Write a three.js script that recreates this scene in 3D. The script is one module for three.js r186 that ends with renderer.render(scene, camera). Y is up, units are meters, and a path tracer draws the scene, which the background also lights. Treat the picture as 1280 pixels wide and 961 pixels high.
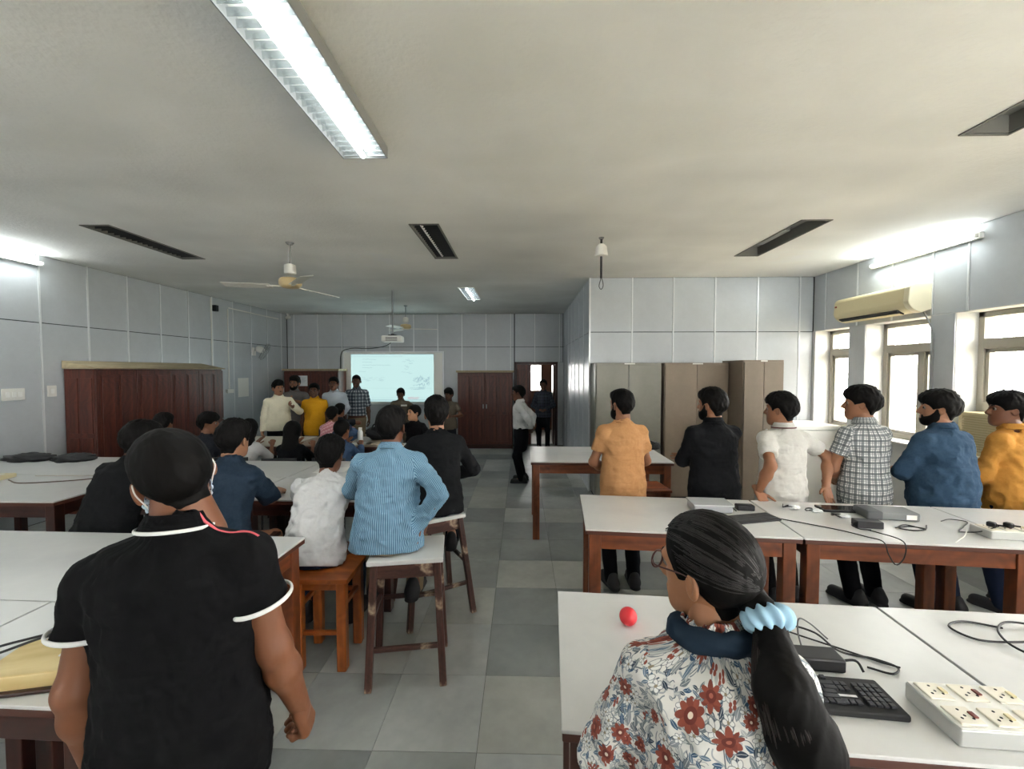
import * as THREE from 'three';
import { RoundedBoxGeometry } from 'three/addons/geometries/RoundedBoxGeometry.js';
import { mergeGeometries, mergeVertices, toCreasedNormals } from 'three/addons/utils/BufferGeometryUtils.js';
import { ImprovedNoise } from 'three/addons/math/ImprovedNoise.js';
import { RectAreaLightUniformsLib } from 'three/addons/lights/RectAreaLightUniformsLib.js';

// ---------------------------------------------------------------- camera, sky, exposure
const scene = new THREE.Scene();
const FOCAL = 520;                                   // focal length in pixels of the 1280 x 961 frame
const camera = new THREE.PerspectiveCamera(2 * Math.atan(480.5 / FOCAL) * 180 / Math.PI, 1280 / 961, 0.05, 200);
camera.position.set(0, 1.88, 0);
camera.rotation.order = 'YXZ';
camera.rotation.y = Math.atan(12 / FOCAL);
camera.rotation.x = -Math.atan(17.5 / FOCAL);
scene.add(camera);
const renderer = new THREE.WebGLRenderer({ antialias: true });
renderer.toneMapping = THREE.LinearToneMapping;
renderer.toneMappingExposure = 1.9;
renderer.shadowMap.enabled = true;
RectAreaLightUniformsLib.init();
scene.background = new THREE.Color().setRGB(1.0, 0.99, 0.955);   // hazy bright daylight sky
scene.backgroundIntensity = 17;
const TUBE_GLOW = 12;                                // radiance of a lit fluorescent tube
const TUBE_COLOR = new THREE.Color().setRGB(0.93, 1.0, 1.0);

// ---------------------------------------------------------------- helpers
let seedState = 7;
const rnd = () => { seedState = (seedState + 0x6d2b79f5) | 0; let t = Math.imul(seedState ^ (seedState >>> 15), 1 | seedState); t = (t + Math.imul(t ^ (t >>> 7), 61 | t)) ^ t; return ((t ^ (t >>> 14)) >>> 0) / 4294967296; };
const rr = (a, b) => a + (b - a) * rnd();
const perlin = new ImprovedNoise();
const V = (x, y, z) => new THREE.Vector3(x, y, z);
const PI = Math.PI;
const taken = new Map();
function numbered(name) { const n = taken.get(name) ?? 0; taken.set(name, n + 1); return n ? `${name}_${String(n).padStart(3, '0')}` : name; }
function tag(o, label, category, group) { o.userData.label = label; o.userData.category = category; if (group) o.userData.group = group; return o; }
function thing(name, label, category, [x, y, z] = [0, 0, 0], turn = 0, group) {
  const o = new THREE.Group(); o.name = numbered(name); scene.add(o);
  o.position.set(x, y, z); o.rotation.y = turn; tag(o, label, category, group); return o;
}
function obj(name, geometry, material, parent, label) {
  const g = Array.isArray(geometry) ? mg(geometry) : geometry;
  const m = new THREE.Mesh(g, material); m.name = name; if (label) m.userData.label = label;
  if (parent) parent.add(m); return m;
}
function single(name, geometry, material, label, category, group) { const m = obj(numbered(name), geometry, material, scene); return tag(m, label, category, group); }
function struct(name, geometry, material) { const m = obj(name, geometry, material, scene); m.userData.kind = 'structure'; return m; }
function mg(list) {
  const gs = list.map((g) => { const h = g.index ? g.toNonIndexed() : g.clone(); for (const k of Object.keys(h.attributes)) if (!['position', 'normal', 'uv'].includes(k)) h.deleteAttribute(k); if (!h.attributes.uv) h.setAttribute('uv', new THREE.BufferAttribute(new Float32Array(h.attributes.position.count * 2), 2)); return h; });
  return mergeGeometries(gs);
}
// uv in metres by the face's own direction; u runs along the longest side
function uvBox(g, along, off = 0) {
  if (g.index) g = g.toNonIndexed();
  g.computeBoundingBox(); const s = g.boundingBox.getSize(V());
  if (along === undefined) along = s.x >= s.y && s.x >= s.z ? 0 : s.y >= s.z ? 1 : 2;
  const p = g.attributes.position, n = g.attributes.normal, uv = new Float32Array(p.count * 2);
  for (let i = 0; i < p.count; i += 3) {
    const nx = Math.abs(n.getX(i) + n.getX(i + 1) + n.getX(i + 2)), ny = Math.abs(n.getY(i) + n.getY(i + 1) + n.getY(i + 2)), nz = Math.abs(n.getZ(i) + n.getZ(i + 1) + n.getZ(i + 2));
    const ax = nx >= ny && nx >= nz ? 0 : ny >= nz ? 1 : 2, rest = [0, 1, 2].filter((k) => k !== ax);
    if (rest[1] === along) rest.reverse();
    for (let k = 0; k < 3; k++) { const c = [p.getX(i + k), p.getY(i + k), p.getZ(i + k)]; uv[(i + k) * 2] = c[rest[0]] + off; uv[(i + k) * 2 + 1] = c[rest[1]] + off * 0.7; }
  }
  g.setAttribute('uv', new THREE.BufferAttribute(uv, 2)); return g;
}
const cache = new Map();
function bx(w, h, d, x = 0, y = 0, z = 0, r = 0, along) {      // box centred at x,y,z; r rounds the edges
  const key = [w, h, d, r, along].map((t) => (t === undefined ? '' : (+t).toFixed(4))).join();
  if (!cache.has(key)) cache.set(key, uvBox(r > 0 ? new RoundedBoxGeometry(w, h, d, 1, Math.min(r, w / 2.01, h / 2.01, d / 2.01)) : new THREE.BoxGeometry(w, h, d), along));
  const g = cache.get(key); return x || y || z ? g.clone().translate(x, y, z) : g;
}
const b2 = (x0, x1, y0, y1, z0, z1, r = 0, along) => bx(x1 - x0, y1 - y0, z1 - z0, (x0 + x1) / 2, (y0 + y1) / 2, (z0 + z1) / 2, r, along);
function cyl(r0, r1, h, x = 0, y = 0, z = 0, seg = 20) { return new THREE.CylinderGeometry(r1, r0, h, seg).translate(x, y, z); }   // r0 bottom, r1 top
function bar(a, b, w, d = w) {   // a square bar between two points
  const A = V(...a), B = V(...b), L = A.distanceTo(B), g = bx(w, L, d, 0, 0, 0, Math.min(w, d) * 0.15).clone();
  const q = new THREE.Quaternion().setFromUnitVectors(V(0, 1, 0), B.clone().sub(A).normalize());
  return g.applyQuaternion(q).translate((A.x + B.x) / 2, (A.y + B.y) / 2, (A.z + B.z) / 2);
}
function tube(pts, r, seg = 40, rad = 8) { return new THREE.TubeGeometry(new THREE.CatmullRomCurve3(pts.map((p) => V(...p)), false, 'centripetal'), seg, r, rad); }
function rod(a, b, r, rad = 10) { return new THREE.TubeGeometry(new THREE.LineCurve3(V(...a), V(...b)), 1, r, rad); }
function lathe(pts, seg = 32) { return new THREE.LatheGeometry(pts.map(([x, y]) => new THREE.Vector2(x, y)), seg); }

// ---------------------------------------------------------------- textures
function fbmGrid(n, seed, oct = 5, fx = 4, fy = 4) {       // tileable fractal noise 0..1
  const out = new Float32Array(n * n); let amp = 1, tot = 0;
  for (let o = 0; o < oct; o++) {
    const gx = fx << o, gy = fy << o, lat = new Float32Array(gx * gy); let s = seed * 977 + o * 131 + 1;
    for (let i = 0; i < lat.length; i++) { s = (Math.imul(s, 1664525) + 1013904223) | 0; lat[i] = ((s >>> 8) & 0xffff) / 65535; }
    for (let y = 0; y < n; y++) { const v = y / n * gy, y0 = Math.floor(v), fyv = v - y0, sy = fyv * fyv * (3 - 2 * fyv);
      for (let x = 0; x < n; x++) { const u = x / n * gx, x0 = Math.floor(u), f = u - x0, sx = f * f * (3 - 2 * f);
        const a = lat[y0 % gy * gx + x0 % gx], b = lat[y0 % gy * gx + (x0 + 1) % gx], c = lat[(y0 + 1) % gy * gx + x0 % gx], d = lat[(y0 + 1) % gy * gx + (x0 + 1) % gx];
        out[y * n + x] += amp * (a + (b - a) * sx + (c - a) * sy + (a - b - c + d) * sx * sy); } }
    tot += amp; amp *= 0.55;
  }
  for (let i = 0; i < out.length; i++) out[i] /= tot; return out;
}
function dataTex(n, fn, metres, srgb = true) {               // fn(i, x, y) -> [r, g, b] 0..255
  const d = new Uint8Array(n * n * 4);
  for (let y = 0; y < n; y++) for (let x = 0; x < n; x++) { const i = y * n + x, c = fn(i, x, y); for (let k = 0; k < 3; k++) d[i * 4 + k] = Math.max(0, Math.min(255, c[k])); d[i * 4 + 3] = 255; }
  const t = new THREE.DataTexture(d, n, n); t.wrapS = t.wrapT = THREE.RepeatWrapping; t.magFilter = THREE.LinearFilter; t.minFilter = THREE.LinearMipmapLinearFilter; t.generateMipmaps = true;
  if (srgb) t.colorSpace = THREE.SRGBColorSpace; t.repeat.set(1 / metres, 1 / metres); t.needsUpdate = true; return t;
}
function canvasTex(w, h, draw, mu, mv) {
  const c = document.createElement('canvas'); c.width = w; c.height = h; draw(c.getContext('2d'), w, h);
  const t = new THREE.CanvasTexture(c); t.colorSpace = THREE.SRGBColorSpace; t.wrapS = t.wrapT = THREE.RepeatWrapping; t.magFilter = THREE.LinearFilter;
  if (mu) t.repeat.set(1 / mu, 1 / mv); return t;
}
const std = (color, roughness = 0.6, extra = {}) => new THREE.MeshStandardMaterial({ color, roughness, ...extra });
const lerp = THREE.MathUtils.lerp, clamp = THREE.MathUtils.clamp;
const nA = fbmGrid(256, 3, 5, 4, 4), nB = fbmGrid(256, 9, 4, 3, 3), nGrain = fbmGrid(256, 5, 4, 2, 32), nFine = fbmGrid(256, 12, 3, 32, 32);
const mixc = (a, b, t) => [lerp(a[0], b[0], t), lerp(a[1], b[1], t), lerp(a[2], b[2], t)];
function woodTex(dark, light, metres = 1.1, worn = 0) {
  return dataTex(256, (i, x, y) => {
    const g = nGrain[i], r = 0.5 + 0.5 * Math.sin((y / 256 * 14 + (nB[i] - 0.5) * 5) * 2 * PI), f = clamp(g * 1.0 + r * 0.22 - 0.12 + (nFine[i] - 0.5) * 0.25, 0, 1);
    let c = mixc(dark, light, f); if (worn && nA[i] > 0.66) c = mixc(c, [196, 178, 150], worn * clamp((nA[i] - 0.66) * 9, 0, 1)); return c;
  }, metres);
}
const bumpNoise = dataTex(256, (i) => { const v = 255 * (nA[i] * 0.5 + nFine[i] * 0.5); return [v, v, v]; }, 0.6, false);
const M = {};
M.woodTable = std(0xffffff, 0.42, { map: woodTex([82, 39, 18], [142, 76, 37]) });
M.woodDark = std(0xffffff, 0.38, { map: woodTex([40, 18, 13], [78, 36, 24]) });
M.woodCup = std(0xffffff, 0.4, { map: woodTex([58, 26, 19], [108, 54, 38]) });
M.woodOrange = std(0xffffff, 0.4, { map: woodTex([116, 56, 16], [178, 98, 36]) });
M.woodWorn = std(0xffffff, 0.45, { map: woodTex([52, 30, 24], [92, 56, 46], 0.5, 0.9) });
M.ply = std(0xffffff, 0.7, { map: woodTex([150, 136, 108], [188, 174, 142]) });
M.laminate = std(0xffffff, 0.32, { map: dataTex(256, (i) => { const k = (nA[i] - 0.5) * 8 + (nFine[i] - 0.5) * 6 - (nB[i] > 0.7 ? (nB[i] - 0.7) * 45 : 0); return [205 + k, 205 + k, 203 + k * 0.9]; }, 1.7) });
M.edge = std(0x4a2416, 0.5);
M.wallPanel = std(0xffffff, 0.34, { map: dataTex(256, (i) => { const k = (nA[i] - 0.5) * 12 + (nFine[i] - 0.5) * 5; return [184 + k, 189 + k, 193 + k]; }, 1.3) });
M.wallBase = std(0x33373a, 0.8);
M.alu = std(0xdfe2e3, 0.3, { metalness: 0.25 });
M.plaster = std(0xffffff, 0.85, { map: dataTex(256, (i) => { const k = (nA[i] - 0.5) * 10; return [206 + k, 207 + k, 206 + k]; }, 1.5) });
M.frame = std(0xffffff, 0.5, { map: dataTex(256, (i) => { const k = (nA[i] - 0.5) * 18; return [168 + k, 164 + k, 152 + k]; }, 1) });
M.glass = new THREE.MeshPhysicalMaterial({ color: 0xffffff, roughness: 0.02, transmission: 1, thickness: 0, ior: 1.5 });
M.mesh = std(0x8b8778, 0.6, { metalness: 0.3 });
M.white = std(0xe9e8e2, 0.45);
M.cream = std(0xd9cda4, 0.5);
M.black = std(0x16161a, 0.45);
M.blackMatte = std(0x1b1b1d, 0.75);
M.darkGrey = std(0x2b2c2e, 0.6);
M.grey = std(0x8a8c8c, 0.5);
M.steel = std(0xb8babb, 0.28, { metalness: 0.9 });
M.chrome = std(0xd8d8d8, 0.15, { metalness: 1 });
M.tubeOff = std(0xe8ebea, 0.35);
M.tubeOn = new THREE.MeshStandardMaterial({ color: 0xffffff, emissive: TUBE_COLOR, emissiveIntensity: TUBE_GLOW, roughness: 0.5 });
M.mirror = std(0xcfd4d6, 0.22, { metalness: 0.9 });
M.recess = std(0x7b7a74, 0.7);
// ================================================================ THE ROOM
const XL = -5.95, XR = 4.43, ZB = -10.45, ZK = -6.45, XK = 1.04, ZF = 2.4, HC = 3.3, T = 0.2;
// ---- floor: polished grey stone tiles with narrow joints
{
  const floor = struct('floor', b2(XL - T, XR + 0.5, -0.2, -0.006, ZB - T, ZF + T), std(0x3d3f3c, 0.9));
  const S = 0.52, x0 = -0.22 - S * 11, z0 = -0.42;
  const tex = [0, 1].map((k) => dataTex(256, (i) => { const m = (k ? nA[i] : nA[65535 - i]) - 0.5, s = (nFine[i] - 0.5) * 10, p = (nB[i] - 0.5) * 16; return [160 + m * 40 + s + p, 163 + m * 40 + s + p, 160 + m * 38 + s + p]; }, 1.3));
  const rough = dataTex(256, (i) => { const v = 105 + nA[i] * 50 + nB[i] * 40; return [v, v, v]; }, 0.9, false);
  const tones = [0xffffff, 0xeef0f0, 0xdfe1e0, 0xd2d5d5, 0xf6f4ee, 0xc6c9ca].map((c, k) => std(c, 0.75, { map: tex[k % 2], roughnessMap: rough }));
  const variants = [0, 1, 2, 3].map((k) => uvBox(new THREE.BoxGeometry(S - 0.003, 0.02, S - 0.003), 0, k * 0.37));
  const far = [];
  for (let i = 0; i < 21; i++) for (let j = -5; j < 20; j++) {
    const cx = x0 + (i + 0.5) * S, cz = z0 - (j + 0.5) * S;
    if (cx < XL + S / 2 - 0.3 || cx > XR - S / 2 + 0.3 || cz > ZF - 0.2 || cz < ZB + 0.2) continue;
    const near = i >= 8 && i < 20 && j >= 0;
    if (!near) { far.push(variants[0].clone().translate(cx, -0.01, cz)); continue; }
    const t = obj('tile', variants[(i * 7 + j * 3) & 3], tones[Math.floor(rnd() * 6)], floor); t.position.set(cx, -0.01, cz);
  }
  const rest = obj('tile_field', mg(far), tones[1], floor); rest.userData.kind = 'stuff';
}
// ---- ceiling: painted slab with openings for the recessed light fittings
const FIT_W = 0.27, FIT_L = 1.22;
const FITS = [[-4.17, -4.63], [-0.95, -4.68], [2.78, -4.65], [2.78, -2.0], [-4.17, -2.0], [-0.95, -7.75]];   // centres of recessed fittings
{
  const s = new THREE.Shape([[XL - T, -ZF - T], [XR + 0.5, -ZF - T], [XR + 0.5, -ZB + T], [XL - T, -ZB + T]].map(([x, y]) => new THREE.Vector2(x, y)));
  for (const [x, z] of FITS) s.holes.push(new THREE.Path([[x - FIT_W / 2, -z - FIT_L / 2], [x - FIT_W / 2, -z + FIT_L / 2], [x + FIT_W / 2, -z + FIT_L / 2], [x + FIT_W / 2, -z - FIT_L / 2]].map(([a, b]) => new THREE.Vector2(a, b))));
  const g = new THREE.ExtrudeGeometry(s, { depth: 0.14, bevelEnabled: false }).rotateX(-PI / 2).translate(0, HC, 0);
  // streaks of soot and patchy repainting: grain stretched and swirled, as on the photographed slab
  const stain = dataTex(512, (() => {
    const n1 = fbmGrid(512, 21, 5, 3, 2), n2 = fbmGrid(512, 33, 4, 2, 5);
    return (i) => { const k = (n1[i] - 0.5) * 48 + (n2[i] - 0.5) * 40, d = n2[i] > 0.6 ? (n2[i] - 0.6) * 80 : 0; return [238 + k - d, 237 + k - d, 233 + k - d * 1.1]; };
  })(), 5.2);
  struct('ceiling', g, std(0xffffff, 0.92, { map: stain, bumpMap: bumpNoise, bumpScale: 0.004 }));
}
struct('roof_slab', b2(XL - T, XR + 0.5, HC + 0.4, HC + 0.55, ZB - T, ZF + T), M.plaster);
// ---- clad walls: laminate panels between aluminium joint strips
const JOINT_H = 2.47;
function panels(wall, at, len, joints, place, rows = [[0.0, JOINT_H], [JOINT_H, HC]], skip) {
  // joints: distances along the wall; place(geometry) turns the wall's own frame (u along, y up, depth out) into the world
  const js = [0, ...joints, len];
  for (let k = 0; k + 1 < js.length; k++) for (const [y0, y1] of rows) {
    const u0 = js[k] + 0.004, u1 = js[k + 1] - 0.004; if (u1 - u0 < 0.03) continue;
    if (skip && skip(u0, u1, y0, y1)) continue;
    obj('panel', place(b2(u0 + 0.009, u1 - 0.009, y0 + 0.006, y1 - 0.006, 0, 0.014, 0, 1)), M.wallPanel, wall);
  }
  for (const u of joints) { if (skip && skip(u - 0.01, u + 0.01, 0.1, HC)) continue; obj('joint_strip', place(b2(u - 0.010, u + 0.010, 0.02, HC - 0.004, 0.01, 0.021, 0)), M.alu, wall); }
}
{ // left wall, faces +x
  const w = struct('wall_left', b2(XL - T, XL - 0.014, 0, HC, ZB - T, ZF + T), M.wallBase);
  const js = []; for (let z = -5.03 + 0.574 * 12; z > ZB + 0.1; z -= 0.574) if (z < ZF - 0.1) js.push(ZF - z);
  panels(w, 0, ZF - ZB, js, (g) => g.clone().rotateY(PI / 2).translate(XL - 0.014, 0, ZF));
}
{ // back wall with the doorway, faces +z
  const D0 = -0.18, D1 = 0.9, DH = 2.09;
  const w = struct('wall_back', [b2(XL - T, D0, 0, HC, ZB - T, ZB - 0.014), b2(D1, XK + 0.1, 0, HC, ZB - T, ZB - 0.014), b2(D0, D1, DH, HC, ZB - T, ZB - 0.014)], M.wallBase);
  const js = []; for (let x = -5.763; x < XK - 0.05; x += 0.6095) js.push(x - XL);
  const place = (g) => g.clone().translate(XL, 0, ZB - 0.014);
  panels(w, 0, D0 - XL, js.filter((u) => u < D0 - XL - 0.03), place);
  const q = D0 - XL; panels(w, 0, XK - D0, js.filter((u) => u > q + 0.03).map((u) => u - q), (g) => place(g.clone().translate(q, 0, 0)), [[DH, JOINT_H], [JOINT_H, HC]], (u0, u1, y0) => y0 === 0.1);
  for (const u of js.filter((u) => u > q + 0.03)) obj('joint_strip', place(b2(u - 0.01, u + 0.01, DH, HC - 0.004, 0.01, 0.021)), M.alu, w);
  obj('panel', place(b2(D1 - XL + 0.005, XK - XL, 0, DH, 0, 0.014)), M.wallPanel, w);
}
{ // the boxed-in block: its long side faces -x, its front faces +z
  const s = struct('wall_block_side', b2(XK + 0.014, XK + 0.16, 0, HC, ZB - T, ZK - 0.014), M.wallBase);
  const js = []; for (let u = 0.57; u < ZK - ZB - 0.1; u += 0.57) js.push(u);
  panels(s, 0, ZK - ZB, js, (g) => g.clone().rotateY(-PI / 2).translate(XK + 0.014, 0, ZB));
  const f = struct('wall_block_front', b2(XK + 0.014, XR + 0.3, 0, HC, ZK - 0.15, ZK - 0.014), M.wallBase);
  const jf = [0.655, 1.28, 1.91, 2.55, 3.18];
  panels(f, 0, XR - XK, jf, (g) => g.clone().translate(XK, 0, ZK - 0.014));
  obj('corner_strip', b2(XK - 0.004, XK + 0.02, 0, HC, ZK - 0.02, ZK + 0.004), M.alu, f);
}
{ // wall behind the camera, with three broad windows
  const W = [[-3.9, -3.1], [1.9, 3.1]], parts = [b2(XL - T, XR + 0.5, 0, 1.0, ZF, ZF + T), b2(XL - T, XR + 0.5, 2.6, HC, ZF, ZF + T)];
  let x = XL - T; for (const [a, b] of [...W, [XR + 0.5, 0]]) { parts.push(b2(x, a, 1.0, 2.6, ZF, ZF + T)); x = b; }
  const w = struct('wall_front', parts, M.wallPanel);
  W.forEach(([a, b], k) => { const n = new THREE.Group(); n.name = `window_${k + 9}`; n.userData.kind = 'structure'; scene.add(n); obj('window_frame', [b2(a, a + 0.05, 1, 2.6, ZF + 0.06, ZF + 0.12), b2(b - 0.05, b, 1, 2.6, ZF + 0.06, ZF + 0.12), b2(a, b, 1, 1.05, ZF + 0.06, ZF + 0.12), b2(a, b, 2.55, 2.6, ZF + 0.06, ZF + 0.12), b2((a + b) / 2 - 0.03, (a + b) / 2 + 0.03, 1, 2.6, ZF + 0.06, ZF + 0.12)], M.frame, n); obj('pane', b2(a + 0.05, b - 0.05, 1.05, 2.55, ZF + 0.09, ZF + 0.094), M.glass, n); });
}
// ---- right wall: piers between deep window bays, faces -x
const BAYS = [[-6.40, -5.74], [-5.47, -4.62], [-4.36, -3.50], [-3.24, -2.38], [-2.12, -1.26], [-1.0, -0.14], [0.12, 0.98], [1.24, 2.1]];
const SILL = 1.02, HEAD = 2.47, DEEP = 0.27;
{
  const parts = [b2(XR, XR + DEEP + 0.08, 0, SILL, ZK - 0.1, ZF + T), b2(XR + 0.014, XR + DEEP + 0.08, HEAD, HC, ZK - 0.1, ZF + T)];
  let z = ZK - 0.1; for (const [a, b] of [...BAYS, [ZF + T, 0]]) { parts.push(b2(XR, XR + DEEP + 0.08, SILL, HEAD, z, a)); z = b; }
  const w = struct('wall_right', parts, M.plaster);
  const js = []; for (const zz of [-6.2, -5.63, -5.11, -4.62, -4.26, -3.75, -3.2, -2.65, -2.1, -1.5, -0.9, -0.3, 0.3, 0.9, 1.5]) js.push(zz - ZK);
  panels(w, 0, ZF - ZK, js, (g) => g.clone().rotateY(-PI / 2).translate(XR + 0.014, 0, ZK), [[HEAD, HC]], (u0, u1, y0) => y0 === 0.1);
  for (const u of js) obj('joint_strip', b2(XR - 0.008, XR + 0.004, HEAD + 0.004, HC - 0.004, ZK + u - 0.008, ZK + u + 0.008), M.alu, w);
  const pier = (a, b) => obj('panel', b2(XR - 0.012, XR + 0.001, SILL - 0.3, HEAD - 0.006, a, b), M.wallPanel, w);
  for (let k = 0; k + 1 < BAYS.length; k++) pier(BAYS[k][1] + 0.005, BAYS[k + 1][0] - 0.005);
  for (const [a, b] of BAYS) { const s = obj('window_sill', b2(XR - 0.03, XR + DEEP, SILL, SILL + 0.025, a, b, 0.006), M.white, w); }
}
// windows: frame, mullion, transom, panes and a diamond wire screen outside
BAYS.forEach(([a, b], k) => {
  const w = new THREE.Group(); w.name = `window_${k + 1}`; w.userData.kind = 'structure'; scene.add(w);
  const xo = XR + DEEP, fr = 0.055, tr = 2.1, ac = k === 2;
  w.position.set(xo, 0, 0);
  const y0 = SILL + 0.025, mid = a + (b - a) * 0.6;
  obj('window_frame', [b2(-0.05, 0.05, y0, HEAD, a, a + fr, 0.004), b2(-0.05, 0.05, y0, HEAD, b - fr, b, 0.004), b2(-0.05, 0.05, HEAD - fr, HEAD, a, b, 0.004), b2(-0.05, 0.05, y0, y0 + fr, a, b, 0.004)], M.frame, w);
  obj('transom', b2(-0.06, 0.05, tr, tr + 0.1, a + fr, b - fr, 0.004), M.frame, w);
  obj('mullion', b2(-0.045, 0.045, ac ? 1.52 : y0 + fr, tr, mid - 0.03, mid + 0.03, 0.004), M.frame, w);
  const lo = ac ? 1.52 : y0 + fr;
  if (ac) obj('rail', b2(-0.06, 0.05, 1.47, 1.56, a + fr, b - fr, 0.004), M.frame, w);
  obj('sash', [[a + fr, mid - 0.03], [mid + 0.03, b - fr]].flatMap(([p, q]) => [b2(-0.03, 0.02, lo, tr, p, p + 0.035), b2(-0.03, 0.02, lo, tr, q - 0.035, q), b2(-0.03, 0.02, lo, lo + 0.04, p, q), b2(-0.03, 0.02, tr - 0.04, tr, p, q)]), M.frame, w);
  for (const [p, q, u, v] of [[a + fr, b - fr, tr + 0.1, HEAD - fr], [a + fr, mid - 0.03, lo, tr], [mid + 0.03, b - fr, lo, tr]]) obj('pane', b2(-0.004, 0.0, u, v, p, q), M.glass, w);
  const wires = []; const W = b - a, Hh = HEAD - y0, st = 0.075;
  for (let c = -Hh; c < W; c += st) for (const s of [0, 1]) {
    const p0 = Math.max(0, c), p1 = Math.min(W, c + Hh); if (p1 - p0 < 0.03) continue;
    const A = [0.075, y0 + (p0 - c), s ? b - p0 : a + p0], B = [0.075, y0 + (p1 - c), s ? b - p1 : a + p1]; wires.push(rod(A, B, 0.0042, 4));
  }
  if (k < 5) obj('wire_screen', wires, M.mesh, w);
});
// ---- doorway in the back wall: double door in a frame, one leaf open to a passage
{
  const D0 = -0.18, D1 = 0.9, DH = 2.09, d = new THREE.Group(); d.name = 'door_1'; d.userData.kind = 'structure'; scene.add(d);
  obj('door_frame', [b2(D0, D0 + 0.06, 0, DH, ZB - 0.12, ZB + 0.02, 0.004), b2(D1 - 0.06, D1, 0, DH, ZB - 0.12, ZB + 0.02, 0.004), b2(D0, D1, DH - 0.06, DH, ZB - 0.12, ZB + 0.02, 0.004)], M.woodDark, d);
  const leaf = obj('door_leaf', b2(D0 + 0.06, D0 + 0.42, 0.01, DH - 0.06, ZB - 0.07, ZB - 0.03, 0.004), M.woodCup, d);
  obj('door_panel', b2(D0 + 0.12, D0 + 0.36, 0.2, 0.95, ZB - 0.035, ZB - 0.02, 0.006), M.woodCup, leaf);
  obj('door_panel', b2(D0 + 0.12, D0 + 0.36, 1.1, DH - 0.2, ZB - 0.035, ZB - 0.02, 0.006), M.woodCup, leaf);
  const open = obj('door_leaf', b2(D1 - 0.1, D1 - 0.065, 0.01, DH - 0.07, ZB - 0.66, ZB - 0.12, 0.004), M.woodDark, d);
  obj('door_bolt', b2(D0 + 0.395, D0 + 0.415, 0.75, 0.92, ZB - 0.03, ZB - 0.012, 0.003), M.steel, leaf);
}
{ // passage behind the door, lit by one narrow window at its end
  const Z0 = ZB - T, Z1 = -13.2;
  struct('floor_passage', b2(-1.6, 1.6, -0.2, 0, Z1, Z0), std(0x6f6d68, 0.5));
  struct('ceiling_passage', b2(-1.6, 1.6, 2.6, 2.7, Z1, Z0), M.plaster);
  struct('wall_passage_left', b2(-1.7, -1.6, 0, 2.7, Z1, Z0), std(0x7c5a44, 0.8));
  struct('wall_passage_right', b2(1.6, 1.7, 0, 2.7, Z1, Z0), std(0x7c5a44, 0.8));
  const W0 = 0.2, W1 = 0.62, Y0 = 1.25, Y1 = 2.2;
  struct('wall_passage_end', [b2(-1.7, W0, 0, 2.7, Z1 - 0.15, Z1), b2(W1, 1.7, 0, 2.7, Z1 - 0.15, Z1), b2(W0, W1, 0, Y0, Z1 - 0.15, Z1), b2(W0, W1, Y1, 2.7, Z1 - 0.15, Z1), b2(W0, W1, 2.03, 2.08, Z1 - 0.1, Z1)], std(0x5b3a2a, 0.7));
}
// ---- outside: paved yard seen through the panes
struct('ground_outside', b2(XR + 0.6, 40, -1.3, -1.2, -40, 30), std(0xb5a98c, 0.95));
// ================================================================ LIGHT FITTINGS
function rectLight(name, w, h, intensity, at, to, parent) {
  const l = new THREE.RectAreaLight(TUBE_COLOR, intensity, w, h); l.name = name; parent.add(l); l.position.copy(parent.worldToLocal(V(...at))); l.lookAt(V(...to)); return l;
}
function tubeMesh(len, r = 0.014) { return cyl(r, r, len, 0, 0, 0, 12).rotateX(PI / 2); }
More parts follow.
